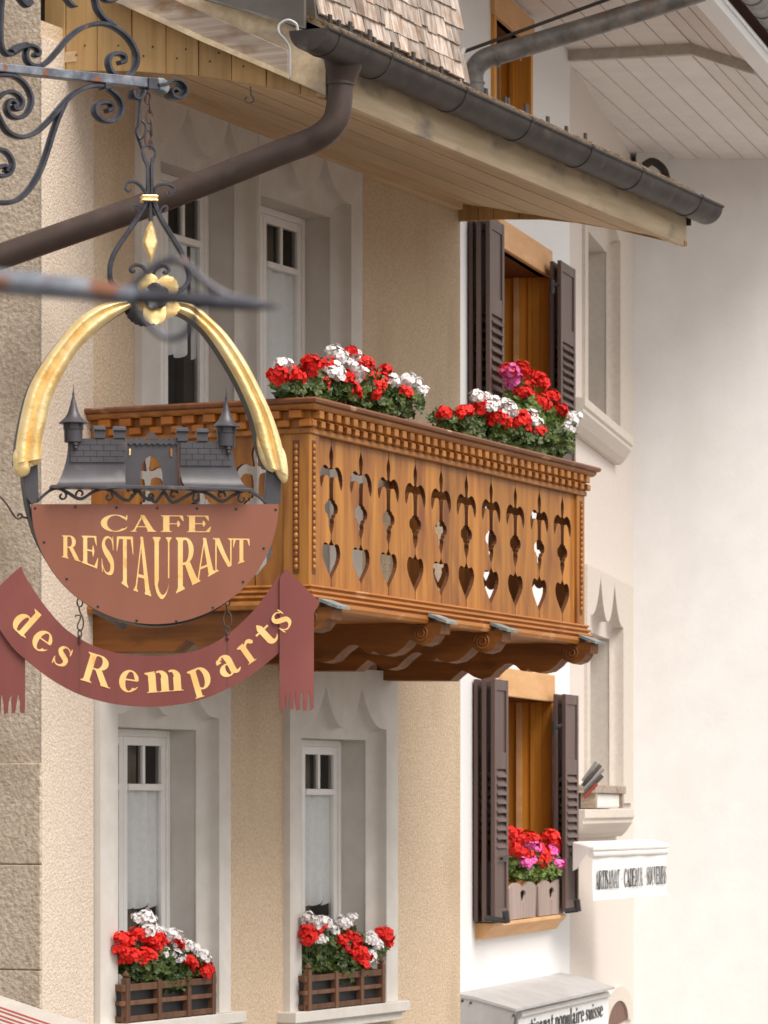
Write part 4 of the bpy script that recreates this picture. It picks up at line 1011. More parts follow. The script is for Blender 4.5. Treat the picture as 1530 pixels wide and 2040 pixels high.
G['r'] = ([vs_(.12, .12+t_, 0, .94), quad((.0, .90), (.14, .80), (.0, .95), (.39, 1.0)), foot(.12, .12+t_, 0, s=.09, br=.03), rib([(.34, .70), (.44, .88), (.58, .95), (.70, .88)], [.04, .10, .16, .22]), rib([(.70, .92), (.72, .84), (.70, .76)], [.12, .20, .10])], .84)
G['t'] = ([vs_(.20, .20+t_, .18, 1.12), quad((.20, 1.1), (.30, 1.34), (.47, 1.1), (.36, 1.34)), hs_(.02, .68, .88, .98), rib([(.33, .26), (.38, .10), (.52, .05), (.66, .14), (.72, .24)], [.27, .24, .16, .07, .03])], .74)
G['i'] = ([vs_(.12, .12+t_, 0, .96), foot(.12, .12+t_, 0, s=.08, br=.03), hs_(.12, .38, 1.14, 1.38)], .5)
G['l'] = ([vs_(.12, .12+t_, 0, 1.5), foot(.12, .12+t_, 0, s=.08, br=.03)], .5)
G['o'] = ([arc(.46, .5, (.44, .53), (.19, .45), 0, 360)], .92)
G['u'] = ([vs_(.10, .37, .25, .96), arc(.45, .30, (.35, .33), (.12, .22), 180, 300), vs_(.60, .87, 0, .96), hs_(.8, .98, 0, .08)], 1.0)
G['n'] = ([vs_(.12, .39, 0, .94), quad((.0, .90), (.14, .80), (.0, .95), (.39, 1.0)), foot(.12, .39, 0, s=.08, br=.03), arc(.55, .66, (.29, .36), (.10, .26), 0, 120, icx=.50), vs_(.57, .84, 0, .67), foot(.57, .84, 0, s=.08, br=.03)], .95)
G['b'] = ([vs_(.12, .39, 0, 1.5), arc(.52, .48, (.44, .53), (.18, .45), -120, 120, icx=.50)], 1.0)

def letter(ch_, place, parent, m, bump=.0006, off=0.0, name='letter'):
    # place(x,y) -> (frame coordinates a,z); flat paint lying on the surface
    strips, w_ = G[ch_]
    mb = place.mb()
    for i, (A, B) in enumerate(strips):
        b = place.b-.0006-off-i*.00012
        n = len(A)
        mb.grid([[(*place(x, y)[:1], b, place(x, y)[1]) for x, y in A], [(*place(x, y)[:1], b, place(x, y)[1]) for x, y in B]])
    return part(name, mb, m, parent)
class Place:
    def __init__(s, F, b, fn): s.F, s.b, s.fn = F, b, fn
    def mb(s): return MB(s.F)
    def __call__(s, x, y):
        px, py = s.fn(x, y); return s.F.hit(px, py, s.b)

# ================================================================== THE HANGING SIGN
DS = 13.0
al = math.radians(11.5)
S = Frame((307-CX)/FP*DS, DS, u=(math.cos(al), math.sin(al)))
sz = DS/FP                                   # metres per photo pixel at the sign
def sp(pts, b=0.0): return [S.hit(x, y, b) for x, y in pts]
sign = thing('hanging_sign', S.w(0, 0, S.hit(307, 1243)[1]), 'large hanging cafe sign with gold arch, dark grey castle and brown red half round board', 'sign')
# half round board
outl = [(62, 1001)]
cxs, cys = 308.5, 1004.5
ell = [(cxs-246*math.cos(t), cys+239*math.sin(t)) for t in [PI*k/48 for k in range(49)]]
mb = MB(S); mb.prismB(sp(ell), -.004, .012); board = part('board', mb, M['board'], sign, label='brown red half round board lettered CAFE RESTAURANT')
# rim: deep dark band behind the board, following its edge
rim = [(48, 930), (53, 970), (60, 1012), (75, 1062), (100, 1110), (135, 1155), (180, 1197), (230, 1226), (285, 1242), (340, 1243), (395, 1230), (445, 1203), (485, 1166), (515, 1122), (537, 1072), (549, 1020), (556, 975), (560, 930)]
rim = cr(rim, 5)
mb = MB(S); mb.bar(sp(rim), .009, .012, .125); part('rim', mb, M['iron_dark'], sign)
# side plates
for pl in ([(44, 935), (76, 925), (78, 1000), (63, 1004), (52, 990)], [(532, 930), (562, 925), (560, 1000), (553, 1010), (527, 1006)]):
    mb = MB(S); mb.prismB(sp(pl), .006, .03); part('side_plate', mb, M['castle'], sign, bevel=.002)
# rivets
for x, y in ((150, 1010), (232, 1011), (313, 1012), (392, 1013), (470, 1014), (549, 1015), (88, 1080), (133, 1153), (195, 1208), (272, 1236), (351, 1237), (424, 1210), (484, 1159), (525, 1092), (70, 1012)):
    a, z = S.hit(x, y); mb = MB(S); mb.lathe((a, -.004, z), [(.0045, 0), (.0045, -.002), (.002, -.0035), (.0001, -.0038)], 8, axis='y'); part('rivet', mb, M['iron_dark'], board, smooth=True)
# gold arch halves
Lo = [(28, 925), (32, 880), (42, 825), (56, 775), (80, 730), (112, 685), (150, 640), (185, 615), (215, 604), (250, 600)]
Li = [(82, 915), (84, 880), (91, 845), (101, 800), (122, 752), (150, 705), (180, 672), (205, 650), (235, 628), (262, 612)]
Ro = [(353, 600), (385, 607), (420, 636), (452, 668), (488, 720), (517, 775), (540, 825), (557, 875), (566, 915), (572, 948)]
Ri = [(352, 622), (372, 632), (398, 652), (424, 684), (452, 728), (476, 772), (496, 818), (508, 858), (514, 890), (528, 930)]
def gold_half(O, I, tail, name):
    O, I = cr(O, 5), cr(I, 5); n = len(O); rows = []; K = 20
    for k in range(n):
        row = []
        fl = min(1, (n-1-k)/3+.35, k/3+.35) if tail == 0 else 1
        for j in range(K+1):
            t = j/K
            x, y = O[k][0]*(1-t)+I[k][0]*t, O[k][1]*(1-t)+I[k][1]*t
            g0 = .46
            if t < g0: h = math.sin(PI*t/g0*.98+.01)
            else: h = math.sin(PI*(t-g0)/(1-g0)*.98+.01)
            w_ = math.hypot(O[k][0]-I[k][0], O[k][1]-I[k][1])*sz
            h = .22*w_*abs(h)**.75+.10*w_*math.sin(PI*t)
            if t == 0 or t == 1: h = 0
            a, z = S.hit(x, y, 0)
            row.append((a, -.012-h, z))
        rows.append(row)
    mb = MB(S); mb.grid(rows)
    # rounded lobes at the ends
    return rows, mb
rL, mL = gold_half(Lo[::-1], Li[::-1], 1, 'L')
def lobe(mb, pts, h=.02):
    c = (sum(p[0] for p in pts)/len(pts), sum(p[1] for p in pts)/len(pts)); n = len(pts)
    rows = []
    for t in (0, .25, .5, .75, .95, 1.0):
        rows.append([(S.hit(c[0]+(x-c[0])*t if t else c[0], c[1]+(y-c[1])*t if t else c[1])[0], -.012-h*math.sqrt(max(0, 1-t*t)), S.hit(c[0]+(x-c[0])*t, c[1]+(y-c[1])*t)[1]) for x, y in pts])
    mb.grid(rows, True)
lobe(mL, cr([(27, 900), (26, 930), (33, 948), (45, 951), (56, 945), (60, 930), (56, 900), (45, 890)], 4, True), .017)
lobe(mL, cr([(56, 890), (57, 915), (66, 928), (78, 922), (83, 905), (83, 885), (72, 875)], 4, True), .015)
part('gold_arch', mL, M['gold'], sign, smooth=True, ang=60, label='left half of the gilded arch')
rR, mR = gold_half(Ro, Ri, 1, 'R')
lobe(mR, cr([(540, 900), (545, 935), (555, 955), (565, 963), (572, 955), (572, 930), (566, 900), (552, 885)], 4, True), .017)
lobe(mR, cr([(510, 870), (513, 900), (522, 925), (536, 940), (547, 938), (548, 910), (540, 880), (522, 862)], 4, True), .017)
part('gold_arch', mR, M['gold'], sign, smooth=True, ang=60, label='right half of the gilded arch')
for O, I in ((Lo, Li), (Ro, Ri)):
    O, I = cr(O, 4), cr(I, 4); mb = MB(S); mb.prismB(sp(O)+sp(I[::-1]), -.012, .075); part('arch_backing', mb, M['iron_dark'], sign)
for pl in ([(27, 900), (26, 930), (33, 948), (45, 951), (58, 940), (66, 928), (80, 922), (83, 905), (83, 885), (60, 870)], [(540, 900), (545, 935), (555, 955), (565, 963), (572, 955), (572, 930), (566, 900), (540, 880), (510, 870), (513, 900), (522, 925), (536, 940)]):
    pass
# castle
Z = lambda x, y: S.hit(x, y)
def sheet(left, right, bf, m='castle', name='wall', n=12, parent=None, label=None):
    l, r = cr(left, 4), cr(right, 4); mb = MB(S); rows = []; N_ = len(l)
    for k in range(N_):
        t = k/(N_-1); b = bf(t)
        p, q = S.hit(*l[k]), S.hit(*r[k]); rows.append([(p[0]+(q[0]-p[0])*j/6, b, p[1]+(q[1]-p[1])*j/6) for j in range(7)])
    mb.grid(rows)
    return part(name, mb, M[m], parent, smooth=True, ang=50, label=label)
bft = lambda t: .005-.045*max(0, (t-.45)/.55)**2.2
mb = MB(S); mb.prismB(sp([(100, 968), (250, 969), (360, 971), (499, 976), (499, 980), (100, 973)]), -.055, .03)
cast = part('castle', mb, M['castle'], sign, label='dark grey sheet steel castle with two turrets', bevel=.001)
sheet([(135, 873), (135.5, 890), (133, 912), (126, 938), (114, 963), (103, 970)], [(254, 873), (254, 888), (252, 912), (250, 938), (249, 960), (248, 970)], bft, parent=cast, name='castle_wall')
sheet([(353, 879), (355, 893), (357, 915), (359, 940), (363, 962), (367, 972)], [(463, 879), (464, 896), (467, 918), (474, 942), (484, 965), (497, 976)], bft, parent=cast, name='castle_wall')
def merlon(x0, x1, yt, yb):
    mb = MB(S); mb.prismB(sp([(x0, yb), (x1, yb), (x1, yt+4), (x0, yt+4)]), -.004, .03); o = part('merlon', mb, M['castle'], cast, bevel=.001)
    mb = MB(S); a0, zt = Z(x0-2, yt); a1, _ = Z(x1+1, yt); zb = Z(x0, yt+9)[1]
    mb.prismA([(-.012, zb), (.012, zt), (.036, zb), (.030, zb-.004), (-.008, zb-.004)], a0, a1); part('merlon_cap', mb, M['castle'], cast)
merlon(189, 209, 847, 873); merlon(228, 250, 848, 873); merlon(353, 374, 850, 879); merlon(394, 414, 852, 879)
mb = MB(S); mb.prismB(sp([(186, 873), (255, 873), (255, 869.5), (186, 869.5)]), 0, .03)
# raised bricks
def bricks(x0, x1, y0, rows_, bh, bw, shift, tilt):
    for r in range(rows_):
        x = x0-(shift if r % 2 else 0)
        while x < x1-3:
            xa, xb = max(x, x0)+.35, min(x+bw, x1)-.35
            if xb-xa > 3:
                f = lambda xx: (xx-x0)*tilt
                ya, yb = y0+r*bh+.4, y0+(r+1)*bh-.4
                t = (r*bh)/100
                mb = MB(S); mb.prismB(sp([(xa, yb+f(xa)), (xb, yb+f(xb)), (xb, ya+f(xb)), (xa, ya+f(xa))]), -.0002, .006)
                part('brick', mb, M['castle'], cast)
            x += bw
bricks(140, 249, 874.5, 4, 11.6, 26.5, 13, .004); bricks(359, 462, 881.5, 4, 11.6, 24, 12, .004)
# gate
gate = [(250, 969), (280, 969), (281, 940), (285, 923), (292, 912), (302, 906.5), (312, 912), (321, 925), (325, 941), (326, 970), (360, 971), (355, 940), (353, 900), (353, 878), (256, 876), (254, 900), (252, 940)]
# keep the outline simple: two flanks and the lintel above the arch
mb = MB(S)
L_ = [(250, 969), (280, 969), (281, 940), (285, 923), (292, 912), (302, 906.5), (302, 877), (255, 876)]
R_ = [(302, 906.5), (312, 912), (321, 925), (325, 941), (326, 970), (360, 971), (356, 930), (354, 878), (302, 877)]
mb.prismB(sp(L_), .012, .022); mb.prismB(sp(R_), .012, .022); gt_ = part('gate', mb, M['castle'], cast)
mb = MB(S); mb.prismB(sp([(258, 893), (261, 893), (261, 906), (258, 906)]), .008, .0115); part('arrow_slit', mb, M['gold'], gt_)
mb = MB(S); mb.prismB(sp([(340, 893), (344, 893), (344, 909), (340, 909)]), .008, .0115); part('arrow_slit', mb, M['oak_a'], gt_)
k = 0
x = 257
while x < 352:
    mb = MB(S); 
    mb.prismB(sp([(x, 882), (x+5.5, 882), (x+7, 886), (x+1.5, 886)]), .004, .012); part('tooth', mb, M['castle'], gt_)
    if not (288 < x < 312): mb = MB(S); mb.prismB(sp([(x, 878), (x+6, 878), (x+7, 871.5), (x-1, 871.5)]), .006, .016); part('tooth', mb, M['castle'], gt_)
    x += 10.5 if k % 2 else 13; k += 1
mb = MB(S); mb.prismB(sp([(255, 883), (354, 884), (354, 877), (255, 876)]), .005, .02); part('parapet', mb, M['castle'], gt_)
mb = MB(S); mb.prismB(sp([(302+11.5*math.cos(t*PI/10), 874+12*math.sin(-t*PI/10)) for t in range(0, 11)]), .004, .018); part('crest_disc', mb, M['castle'], gt_)
# turrets
def turret(cx, ytip, yball, ycone, rc, ydrum, yneck, rd):
    a, _ = S.hit(cx, ycone); zz_ = lambda y: S.hit(cx, y)[1]
    c = (a, .012, 0); f = sz
    mb = MB(S); mb.lathe(c, [(.0006, zz_(ytip)), (1.2*f, zz_(yball-6)), (2.2*f, zz_(yball-3)), (2.8*f, zz_(yball)), (1.8*f, zz_(yball+3)), (4*f, zz_(yball+10)), (7*f, zz_(yball+22)), (10.5*f, zz_(ycone-22)), (16*f, zz_(ycone-12)), (22*f, zz_(ycone-6)), (rc*f, zz_(ycone)), (rc*f*.98, zz_(ycone+1.5)), (2*f, zz_(ycone+1))], 24)
    t = part('turret', mb, M['castle'], cast, smooth=True, ang=40)
    mb = MB(S); mb.lathe(c, [(rd*f, zz_(ycone)), (rd*f, zz_(ycone+13)), (rd*f*.92, zz_(ycone+14)), (rd*f*.90, zz_(ydrum-1)), (rd*f*.84, zz_(ydrum)), (.001, zz_(ydrum+1))], 24); part('turret_drum', mb, M['castle'], cast, smooth=True, ang=35)
    mb = MB(S); mb.lathe((a+3*f, -.008, 0), [(.001, zz_(ydrum)), (5*f, zz_(ydrum)), (5*f, zz_(ydrum+6)), (2.5*f, zz_(ydrum+8)), (4*f, zz_(ydrum+11)), (2*f, zz_(ydrum+15)), (.001, zz_(yneck))], 10); part('turret_corbel', mb, M['castle'], cast, smooth=True)
    for ph in (-2.2, -.95):
        r = rd*f; x, y = a+r*math.cos(ph), .012+r*math.sin(ph)
        mb = MB(S); z0, z1_ = zz_(ycone+11), zz_(ycone+2)
        dx, dy = -math.sin(ph)*.0045, math.cos(ph)*.0045; ex, ey = math.cos(ph)*.0012, math.sin(ph)*.0012
        mb.poly([(x-dx+ex, y-dy+ey, z0), (x+dx+ex, y+dy+ey, z0), (x+dx+ex, y+dy+ey, z1_), (x-dx+ex, y-dy+ey, z1_)]); part('turret_window', mb, M['black_paint'], cast)
turret(147, 764, 785, 842, 29, 881, 898, 20.3); turret(451.5, 771, 793.5, 849.5, 28, 889.5, 908, 20)
# scroll work under the castle
def spiral(cx, cy, r0, r1, t0, t1, n=18):
    return [(cx+(r0+(r1-r0)*k/n)*math.cos(math.radians(t0+(t1-t0)*k/n)), cy-(r0+(r1-r0)*k/n)*math.sin(math.radians(t0+(t1-t0)*k/n))) for k in range(n+1)]
def iron(pts, th, parent, b=(.0, .02), name='scroll', m='castle', n=5, raw=False, F=None, taper=False):
    F = F or S
    p = pts if raw else cr(pts, n)
    q = [F.hit(x, y, (b[0]+b[1])/2) for x, y in p]; f = sz if F is S else DS/FP
    tt = [th*f*(1 if not taper else (.35+.65*min(1, (len(q)-1-k)/(len(q)*.5)))) for k in range(len(q))]
    mb = MB(F); mb.bar(q, tt, b[0], b[1]); return part(name, mb, M[m], parent, smooth=True, ang=50)
wave = [(72, 995), (95, 978), (115, 974), (138, 983), (159, 994), (180, 985), (206, 975), (225, 981), (250, 995), (262, 1000), (280, 996), (297, 984), (308, 997)]
iron([(76, 997), (98, 978), (116, 973), (134, 981), (160, 994), (184, 981), (206, 974), (226, 981), (246, 995), (258, 997)], 6, sign)
iron([(258, 996), (268, 984), (275, 978), (286, 990), (300, 996), (305, 988)], 6, sign)
iron([(530, 1001), (508, 984), (488, 978), (466, 986), (442, 999), (418, 986), (398, 979), (378, 985), (352, 999), (340, 1000)], 6, sign)
iron([(340, 1000), (332, 988), (326, 981), (318, 990), (312, 999), (306, 999), (303, 992)], 6, sign)
for c in ((124, 988, 9, 3, 60, -260), (160, 984, 9, 3, 200, -60), (216, 990, 9, 3, 60, -260), (262, 983, 9, 3, 160, -120), (300, 989, 6, 2, 0, 260), (346, 986, 9, 3, 20, 300), (392, 994, 9, 3, 120, 420), (440, 987, 9, 3, 340, 620), (482, 994, 9, 3, 120, 420)):
    iron(spiral(*c), 4, sign, b=(.004, .016), raw=True)
# hanging iron work
iron([(284, 303), (284, 296), (289, 291), (297, 290), (304, 294), (308, 300), (309, 309), (304, 318)], 4.5, sign, b=(-.004, .012), m='iron')
iron([(284, 303), (287, 316), (293, 330), (294, 350), (293.5, 392)], 7, sign, b=(-.006, .014), m='iron')
iron([(304, 316), (302, 330), (302, 350), (302.5, 392)], 7, sign, b=(-.006, .014), m='iron')
iron([(294, 392), (284, 376), (275, 366), (262, 362), (251, 367), (250, 377), (257, 382), (261, 377)], 5, sign, b=(-.01, .02), m='iron', taper=True)
iron([(306, 392), (309, 376), (316, 369), (332, 368), (345, 374), (345, 384), (337, 387), (335, 381)], 5, sign, b=(-.01, .02), m='iron', taper=True)
iron([(293, 400), (287, 414), (276, 432), (258, 458), (238, 487), (225, 510), (219, 535), (221, 560), (236, 575), (256, 584)], 10, sign, b=(-.01, .02), m='iron')
iron([(305, 400), (311, 416), (324, 442), (345, 476), (362, 506), (373, 534), (376, 556), (368, 572), (352, 582)], 10, sign, b=(-.01, .02), m='iron')
iron([(279, 428), (278, 416), (271, 409), (263, 412), (264, 419)], 4, sign, b=(-.008, .015), m='iron')
iron([(319, 424), (322, 415), (330, 411), (333, 417), (329, 421)], 4, sign, b=(-.008, .015), m='iron')
iron([(299.5, 400), (300, 440)], 9, sign, b=(-.004, .01), m='iron')
iron([(294, 548), (284, 532), (270, 528), (260, 534), (262, 541), (269, 540)], 6, sign, b=(-.01, .015), m='iron')
iron([(304, 548), (314, 534), (328, 530), (336, 538), (330, 544), (325, 540)], 6, sign, b=(-.01, .015), m='iron')
mb = MB(S); mb.prismB(sp([(282, 389), (313, 389), (313, 402), (282, 402)]), -.018, .024); part('gold_collar', mb, M['gold'], sign, bevel=.004)
for y in (391.5, 399.5):
    mb = MB(S); a0, zz0 = Z(281, y); a1, _ = Z(314, y); mb.box(a0, a1, -.021, .027, zz0-.003, zz0+.003); part('collar_bead', mb, M['gold'], sign, bevel=.002)
dm = [(300.3, 438), (308, 457), (314, 484), (308, 503), (300.3, 527), (292, 505), (284, 484), (291, 457)]
mb = MB(S); c = S.hit(299.5, 482)
ro = [(*S.hit(x, y)[:1], -.002, S.hit(x, y)[1]) for x, y in dm]; rm = [(c[0]+(a-c[0])*.72, -.010, c[1]+(z-c[1])*.72) for a, b, z in ro]; rc_ = [(c[0]+(a-c[0])*.55, -.011, c[1]+(z-c[1])*.6) for a, b, z in ro]
mb.grid([ro, rm, rc_], True); mb.poly([(a, b, z) for a, b, z in rc_]); mb.prismB([(a, z) for a, b, z in ro], -.002, .008)
part('gold_pendant', mb, M['gold'], sign)
# rosette
rcx, rcy = 308, 597
def petal(cx, cy, ang, R, b, m, name, tilt=.018, par=None, wd=1.0):
    # a cupped petal, px radius R, pointing away from the centre
    ca, sa = math.cos(ang), math.sin(ang); rows = []
    for i in range(7):
        t = i/6; w_ = R*wd*(.30+.72*math.sin(PI*min(1, t*.62+.12)))*(1 if t < .95 else .80)
        row = []
        for j in range(9):
            s_ = -1+j/4; x = t*R*1.9; y = w_*s_
            x -= .16*R*abs(s_)**2.2*(t**2) + (.05*R*math.cos(s_*9) if i == 6 else 0)
            X_, Y_ = cx+ca*x-sa*y, cy-(sa*x+ca*y)
            a, z = S.hit(X_, Y_)
            row.append((a, b-tilt*math.sin(t*PI*.8)-.016*t*t+.010*abs(s_)**2*t, z))
        rows.append(row)
    mb = MB(S); mb.grid(rows)
    mb.grid([[(a, b_+.003, z) for a, b_, z in r] for r in rows])
    return part(name, mb, m, par or sign, smooth=True)
for k, (ang, R_, bb) in enumerate(((118, 27, -.028), (46, 27, -.036), (-33, 27, -.030), (-97, 28, -.040), (-170, 24, -.026))):
    petal(rcx, rcy, math.radians(ang), R_, bb, M['gold'], 'gold_petal', tilt=.004+.006*(k % 2), wd=.80)
for k, ang in enumerate((100, 28, -44, -116, -188)):
    petal(rcx-3, rcy-2, math.radians(ang), 14, -.055, M['castle'], 'dark_petal', tilt=.008)
for k, ang in enumerate((140, -110, -150, -60, 60)):
    petal(rcx-16, rcy+8, math.radians(ang), 23, .05, M['iron_dark'], 'back_petal')
mb = MB(S); a, z = Z(rcx-3, rcy-2); mb.lathe((a, -.066, z), [(.001, -.008), (.006, -.006), (.009, 0), (.010, .03)], 10, axis='y'); part('rosette_knob', mb, M['gold'], sign, smooth=True)
# lettering
for ch_, x0_, x1_ in (('C', 200, 255), ('A', 259, 314), ('F', 319, 368), ('E', 371, 421)):
    w_ = G[ch_][1]
    letter(ch_, Place(S, -.004, lambda x, y, x0_=x0_, x1_=x1_, w_=w_: (x0_+(x1_-x0_)*x/w_, 1058.5-33*y+(x0_+(x1_-x0_)*x/w_-200)*.009)), board, M['letter'])
bx = [(293, 357), (380, 380), (468, 416), (548, 462), (620, 512), (722, 546), (772, 553), (840, 530), (950, 475), (1030, 430), (1095, 402), (1170, 378), (1195, 370)]
bot = interp([(x/2.39, 960+y/2.39) for x, y in bx]); top = lambda px: 1066.5+(px-122)*.018
for ch_, x0_, x1_ in (('R', 293, 383), ('E', 387, 468), ('S', 478, 548), ('T', 553, 636), ('A', 634, 724), ('U', 724, 822), ('R', 836, 950), ('A', 928, 1030), ('N', 1010, 1116), ('T', 1108, 1190)):
    w_ = G[ch_][1]
    def fn(x, y, x0_=x0_, x1_=x1_, w_=w_):
        px = (x0_+(x1_-x0_)*x/w_)/2.39; b_ = bot(px); t_2 = top(px); return px, b_+(t_2-b_)*y
    letter(ch_, Place(S, -.004, fn), board, M['letter'])

# ---- ribbon hung below on chains: a thing of its own
DR = .02
rb_ = thing('ribbon_sign', S.w(0, 0, S.hit(307, 1408)[1]), 'dark red ribbon shaped sign lettered des Remparts hanging below the round board', 'sign')
inner = [(42, 1128), (50, 1148), (65, 1172), (90, 1208), (125, 1248), (158, 1272), (195, 1290), (235, 1301), (275, 1306), (320, 1307), (365, 1302), (410, 1289), (445, 1270), (480, 1242), (515, 1205), (540, 1170), (557, 1142), (569, 1134)]
outer = [(0, 1255), (25, 1290), (52, 1315), (90, 1345), (130, 1370), (170, 1388), (215, 1400), (260, 1406.5), (310, 1408), (360, 1403), (410, 1391), (455, 1371), (495, 1349), (530, 1322), (556, 1300)]
inn, out_ = cr(inner, 3), cr(outer, 3)
pl = inn[:-3]+[(556, 1145)]+[(556, 1300)]+out_[::-1][1:]+[(-6, 1250), (-6, 1175), (0, 1166), (20, 1147)]
mb = MB(S); mb.prismB(sp(pl, DR), DR-.004, DR+.006); rib_ = part('ribbon', mb, M['ribbon'], rb_)
tr_pl = [(569, 1133), (636, 1200), (624, 1222), (624, 1416)]
tassel = [(624, 1410), (621, 1414), (617, 1416), (617, 1390), (615, 1376), (612, 1392), (610, 1416), (604, 1417), (602, 1408), (603, 1385), (600, 1376), (597, 1396), (597, 1414), (590, 1416), (587, 1400), (588, 1378), (585, 1395), (584, 1412), (579, 1415), (576, 1400), (577, 1380), (573, 1395), (571, 1411), (568, 1412), (569, 1382), (566, 1398), (564, 1412), (560, 1418), (556, 1414)]
pl = [(569, 1133), (636, 1200), (624, 1222)]+tassel+[(556, 1152)]
mb = MB(S); mb.prismB(sp(pl, DR), DR-.012, DR-.005); part('ribbon_tail', mb, M['ribbon'], rb_, label='right ribbon tail with a cut fringe')
pl = [(-12, 1254), (0, 1255), (24, 1288), (50, 1312), (50, 1408), (49, 1420), (43, 1421), (40, 1418), (40, 1398), (36, 1382), (33, 1402), (30, 1421), (24, 1420), (22, 1396), (24, 1384), (20, 1390), (17, 1402), (16, 1420), (8, 1424), (7, 1402), (3, 1382), (1, 1420), (-12, 1420)]
mb = MB(S); mb.prismB(sp(pl, DR+.01), DR+.008, DR+.015); part('ribbon_tail', mb, M['ribbon'], rb_, label='left ribbon tail with a cut fringe')
def place_letter(ch_, cx, cy, th, w_px, xh, ymid=.5):
    strips, w_ = G[ch_]; c_, s_ = math.cos(math.radians(th)), math.sin(math.radians(th))
    def fn(x, y):
        X_ = (x/w_-.5)*w_px; Y_ = (y-ymid)*xh
        return cx+X_*c_+Y_*s_, cy+X_*s_-Y_*c_
    letter(ch_, Place(S, DR-.0125 if ch_ == 's' and cx > 500 else DR-.0042, fn), rib_, M['letter'])
place_letter('d', 53, 1237, 42, 43, 38, .74)
place_letter('e', 84.5, 1277, 35, 40, 40)
place_letter('s', 124.5, 1307.5, 27, 34, 41)
place_letter('R', 197, 1335, 17, 62, 58)
place_letter('e', 257, 1357, 8, 41, 42)
place_letter('m', 327, 1357, -4, 76, 42)
place_letter('p', 398.5, 1351, -16, 44, 42, .5)
place_letter('a', 452.5, 1325, -27, 46, 42)
place_letter('r', 497, 1297.5, -35, 36, 42)
place_letter('t', 530, 1264, -43, 36, 36, .62)
place_letter('s', 560.5, 1237, -50, 34, 41)
# rust streaks below the chain holes are part of the paint; pins
for x, y in ((159, 1276), (453, 1271)):
    a, z = S.hit(x, y, DR); mb = MB(S); mb.lathe((a, DR-.006, z), [(.007, 0), (.006, -.004), (.001, -.006)], 8, axis='y'); part('pin', mb, M['chain'], rb_, smooth=True)
for x, y0_, y1_, w_ in ((159, 1280, 1381, 1.6), (453, 1276, 1368, 2.0)):
    mb = MB(S); q = [S.hit(x_, y_, DR-.0045) for x_, y_ in ((x-w_, y0_), (x+w_, y0_), (x+w_*.6, y1_), (x-w_*.4, y1_))]; mb.poly([(a, DR-.0046, z) for a, z in q]); part('rust_streak', mb, M['streak'], rib_)
# chains
def link(mb, F, cx, cy, lx, ly, r, side, b=0.0, px=True):
    pts = []
    for k in range(14):
        t = 2*PI*k/14
        if side: a, z = F.hit(cx, cy+ly*math.cos(t), b); pts.append((a, b+lx*sz*math.sin(t), z))
        else: a, z = F.hit(cx+lx*math.sin(t), cy+ly*math.cos(t), b); pts.append((a, b, z))
    mb.tube(pts, r*sz, 6, closed=True)
def chain(name, lab, x, y0, y1, n, grp, b=.02):
    t = thing(name, S.w(*[S.hit(x, y1, b)[0], b, S.hit(x, y1, b)[1]]), lab, 'chain', grp)
    for k in range(n):
        cy = y0+(y1-y0)*(k+.5)/n; mb = MB(S); link(mb, S, x, cy, 6 if k % 2 else 4.5, (y1-y0)/n*.60, 1.6, k % 2 == 1, b); part('link', mb, M['chain'], t, smooth=True)
    return t
cA = thing('chain', S.w(S.hit(159, 1200)[0], .02, S.hit(159, 1280)[1]), 'short left chain with an S hook joining the ribbon to the round board', 'chain', 'short chains carrying the ribbon sign')
mb = MB(S); link(mb, S, 159, 1200, 5.5, 9, 1.5, False, .03); part('link', mb, M['chain'], cA, smooth=True)
mb = MB(S); mb.tube([(S.hit(x, y, .02)[0], .02, S.hit(x, y, .02)[1]) for x, y in cr([(157, 1208), (159, 1218), (165, 1232), (166, 1246), (161, 1257), (155, 1252), (155, 1244), (160, 1232), (159, 1226), (152, 1226), (150, 1229)], 4)], 1.5*sz, 6); part('hook', mb, M['chain'], cA, smooth=True)
for k, cy in enumerate((1263, 1274)): mb = MB(S); link(mb, S, 159, cy, 3.5, 8.5, 1.5, k == 1, DR-.006); part('link', mb, M['chain'], cA, smooth=True)
cB = thing('chain', S.w(S.hit(453, 1200)[0], .02, S.hit(453, 1275)[1]), 'short right chain with a figure eight link joining the ribbon to the round board', 'chain', 'short chains carrying the ribbon sign')
for k, (cy, lx, ly) in enumerate(((1200, 5, 8), (1213, 4, 8), (1234, 8, 16), (1256, 4, 9), (1267, 3.5, 8))):
    mb = MB(S); link(mb, S, 453, cy, lx, ly, 1.6, k in (1, 4), DR-.004); part('link', mb, M['chain'], cB, smooth=True)
ctop = thing('chain', S.w(S.hit(300, 190)[0], 0, S.hit(300, 300)[1]), 'rusty chain with a clip from which the cafe sign hangs', 'chain')
for k, (cx, cy, lx, ly) in enumerate(((294, 196, 5, 11), (299, 212, 4, 13), (298, 232, 6.5, 14), (302, 252, 4.5, 18), (295, 275, 6, 16), (300, 287, 4, 10))):
    mb = MB(S); link(mb, S, cx, cy, lx, ly, 2.0, k in (1, 3), .0); part('link', mb, M['chain'], ctop, smooth=True)
mb = MB(S); mb.tube([(S.hit(x, y)[0], .01, S.hit(x, y)[1]) for x, y in cr([(281, 180), (279, 215), (276, 245), (272, 258), (275, 272), (280, 285), (285, 300)], 4)], 3.2*sz, 8)
part('clip', mb, M['iron'], ctop, smooth=True)
mb = MB(S); mb.tube([(S.hit(x, y)[0], .0, S.hit(x, y)[1]) for x, y in cr([(282, 240), (290, 250), (288, 268), (279, 276), (272, 262), (275, 250)], 4)], 2.4*sz, 8); part('clip_gate', mb, M['iron'], ctop, smooth=True)
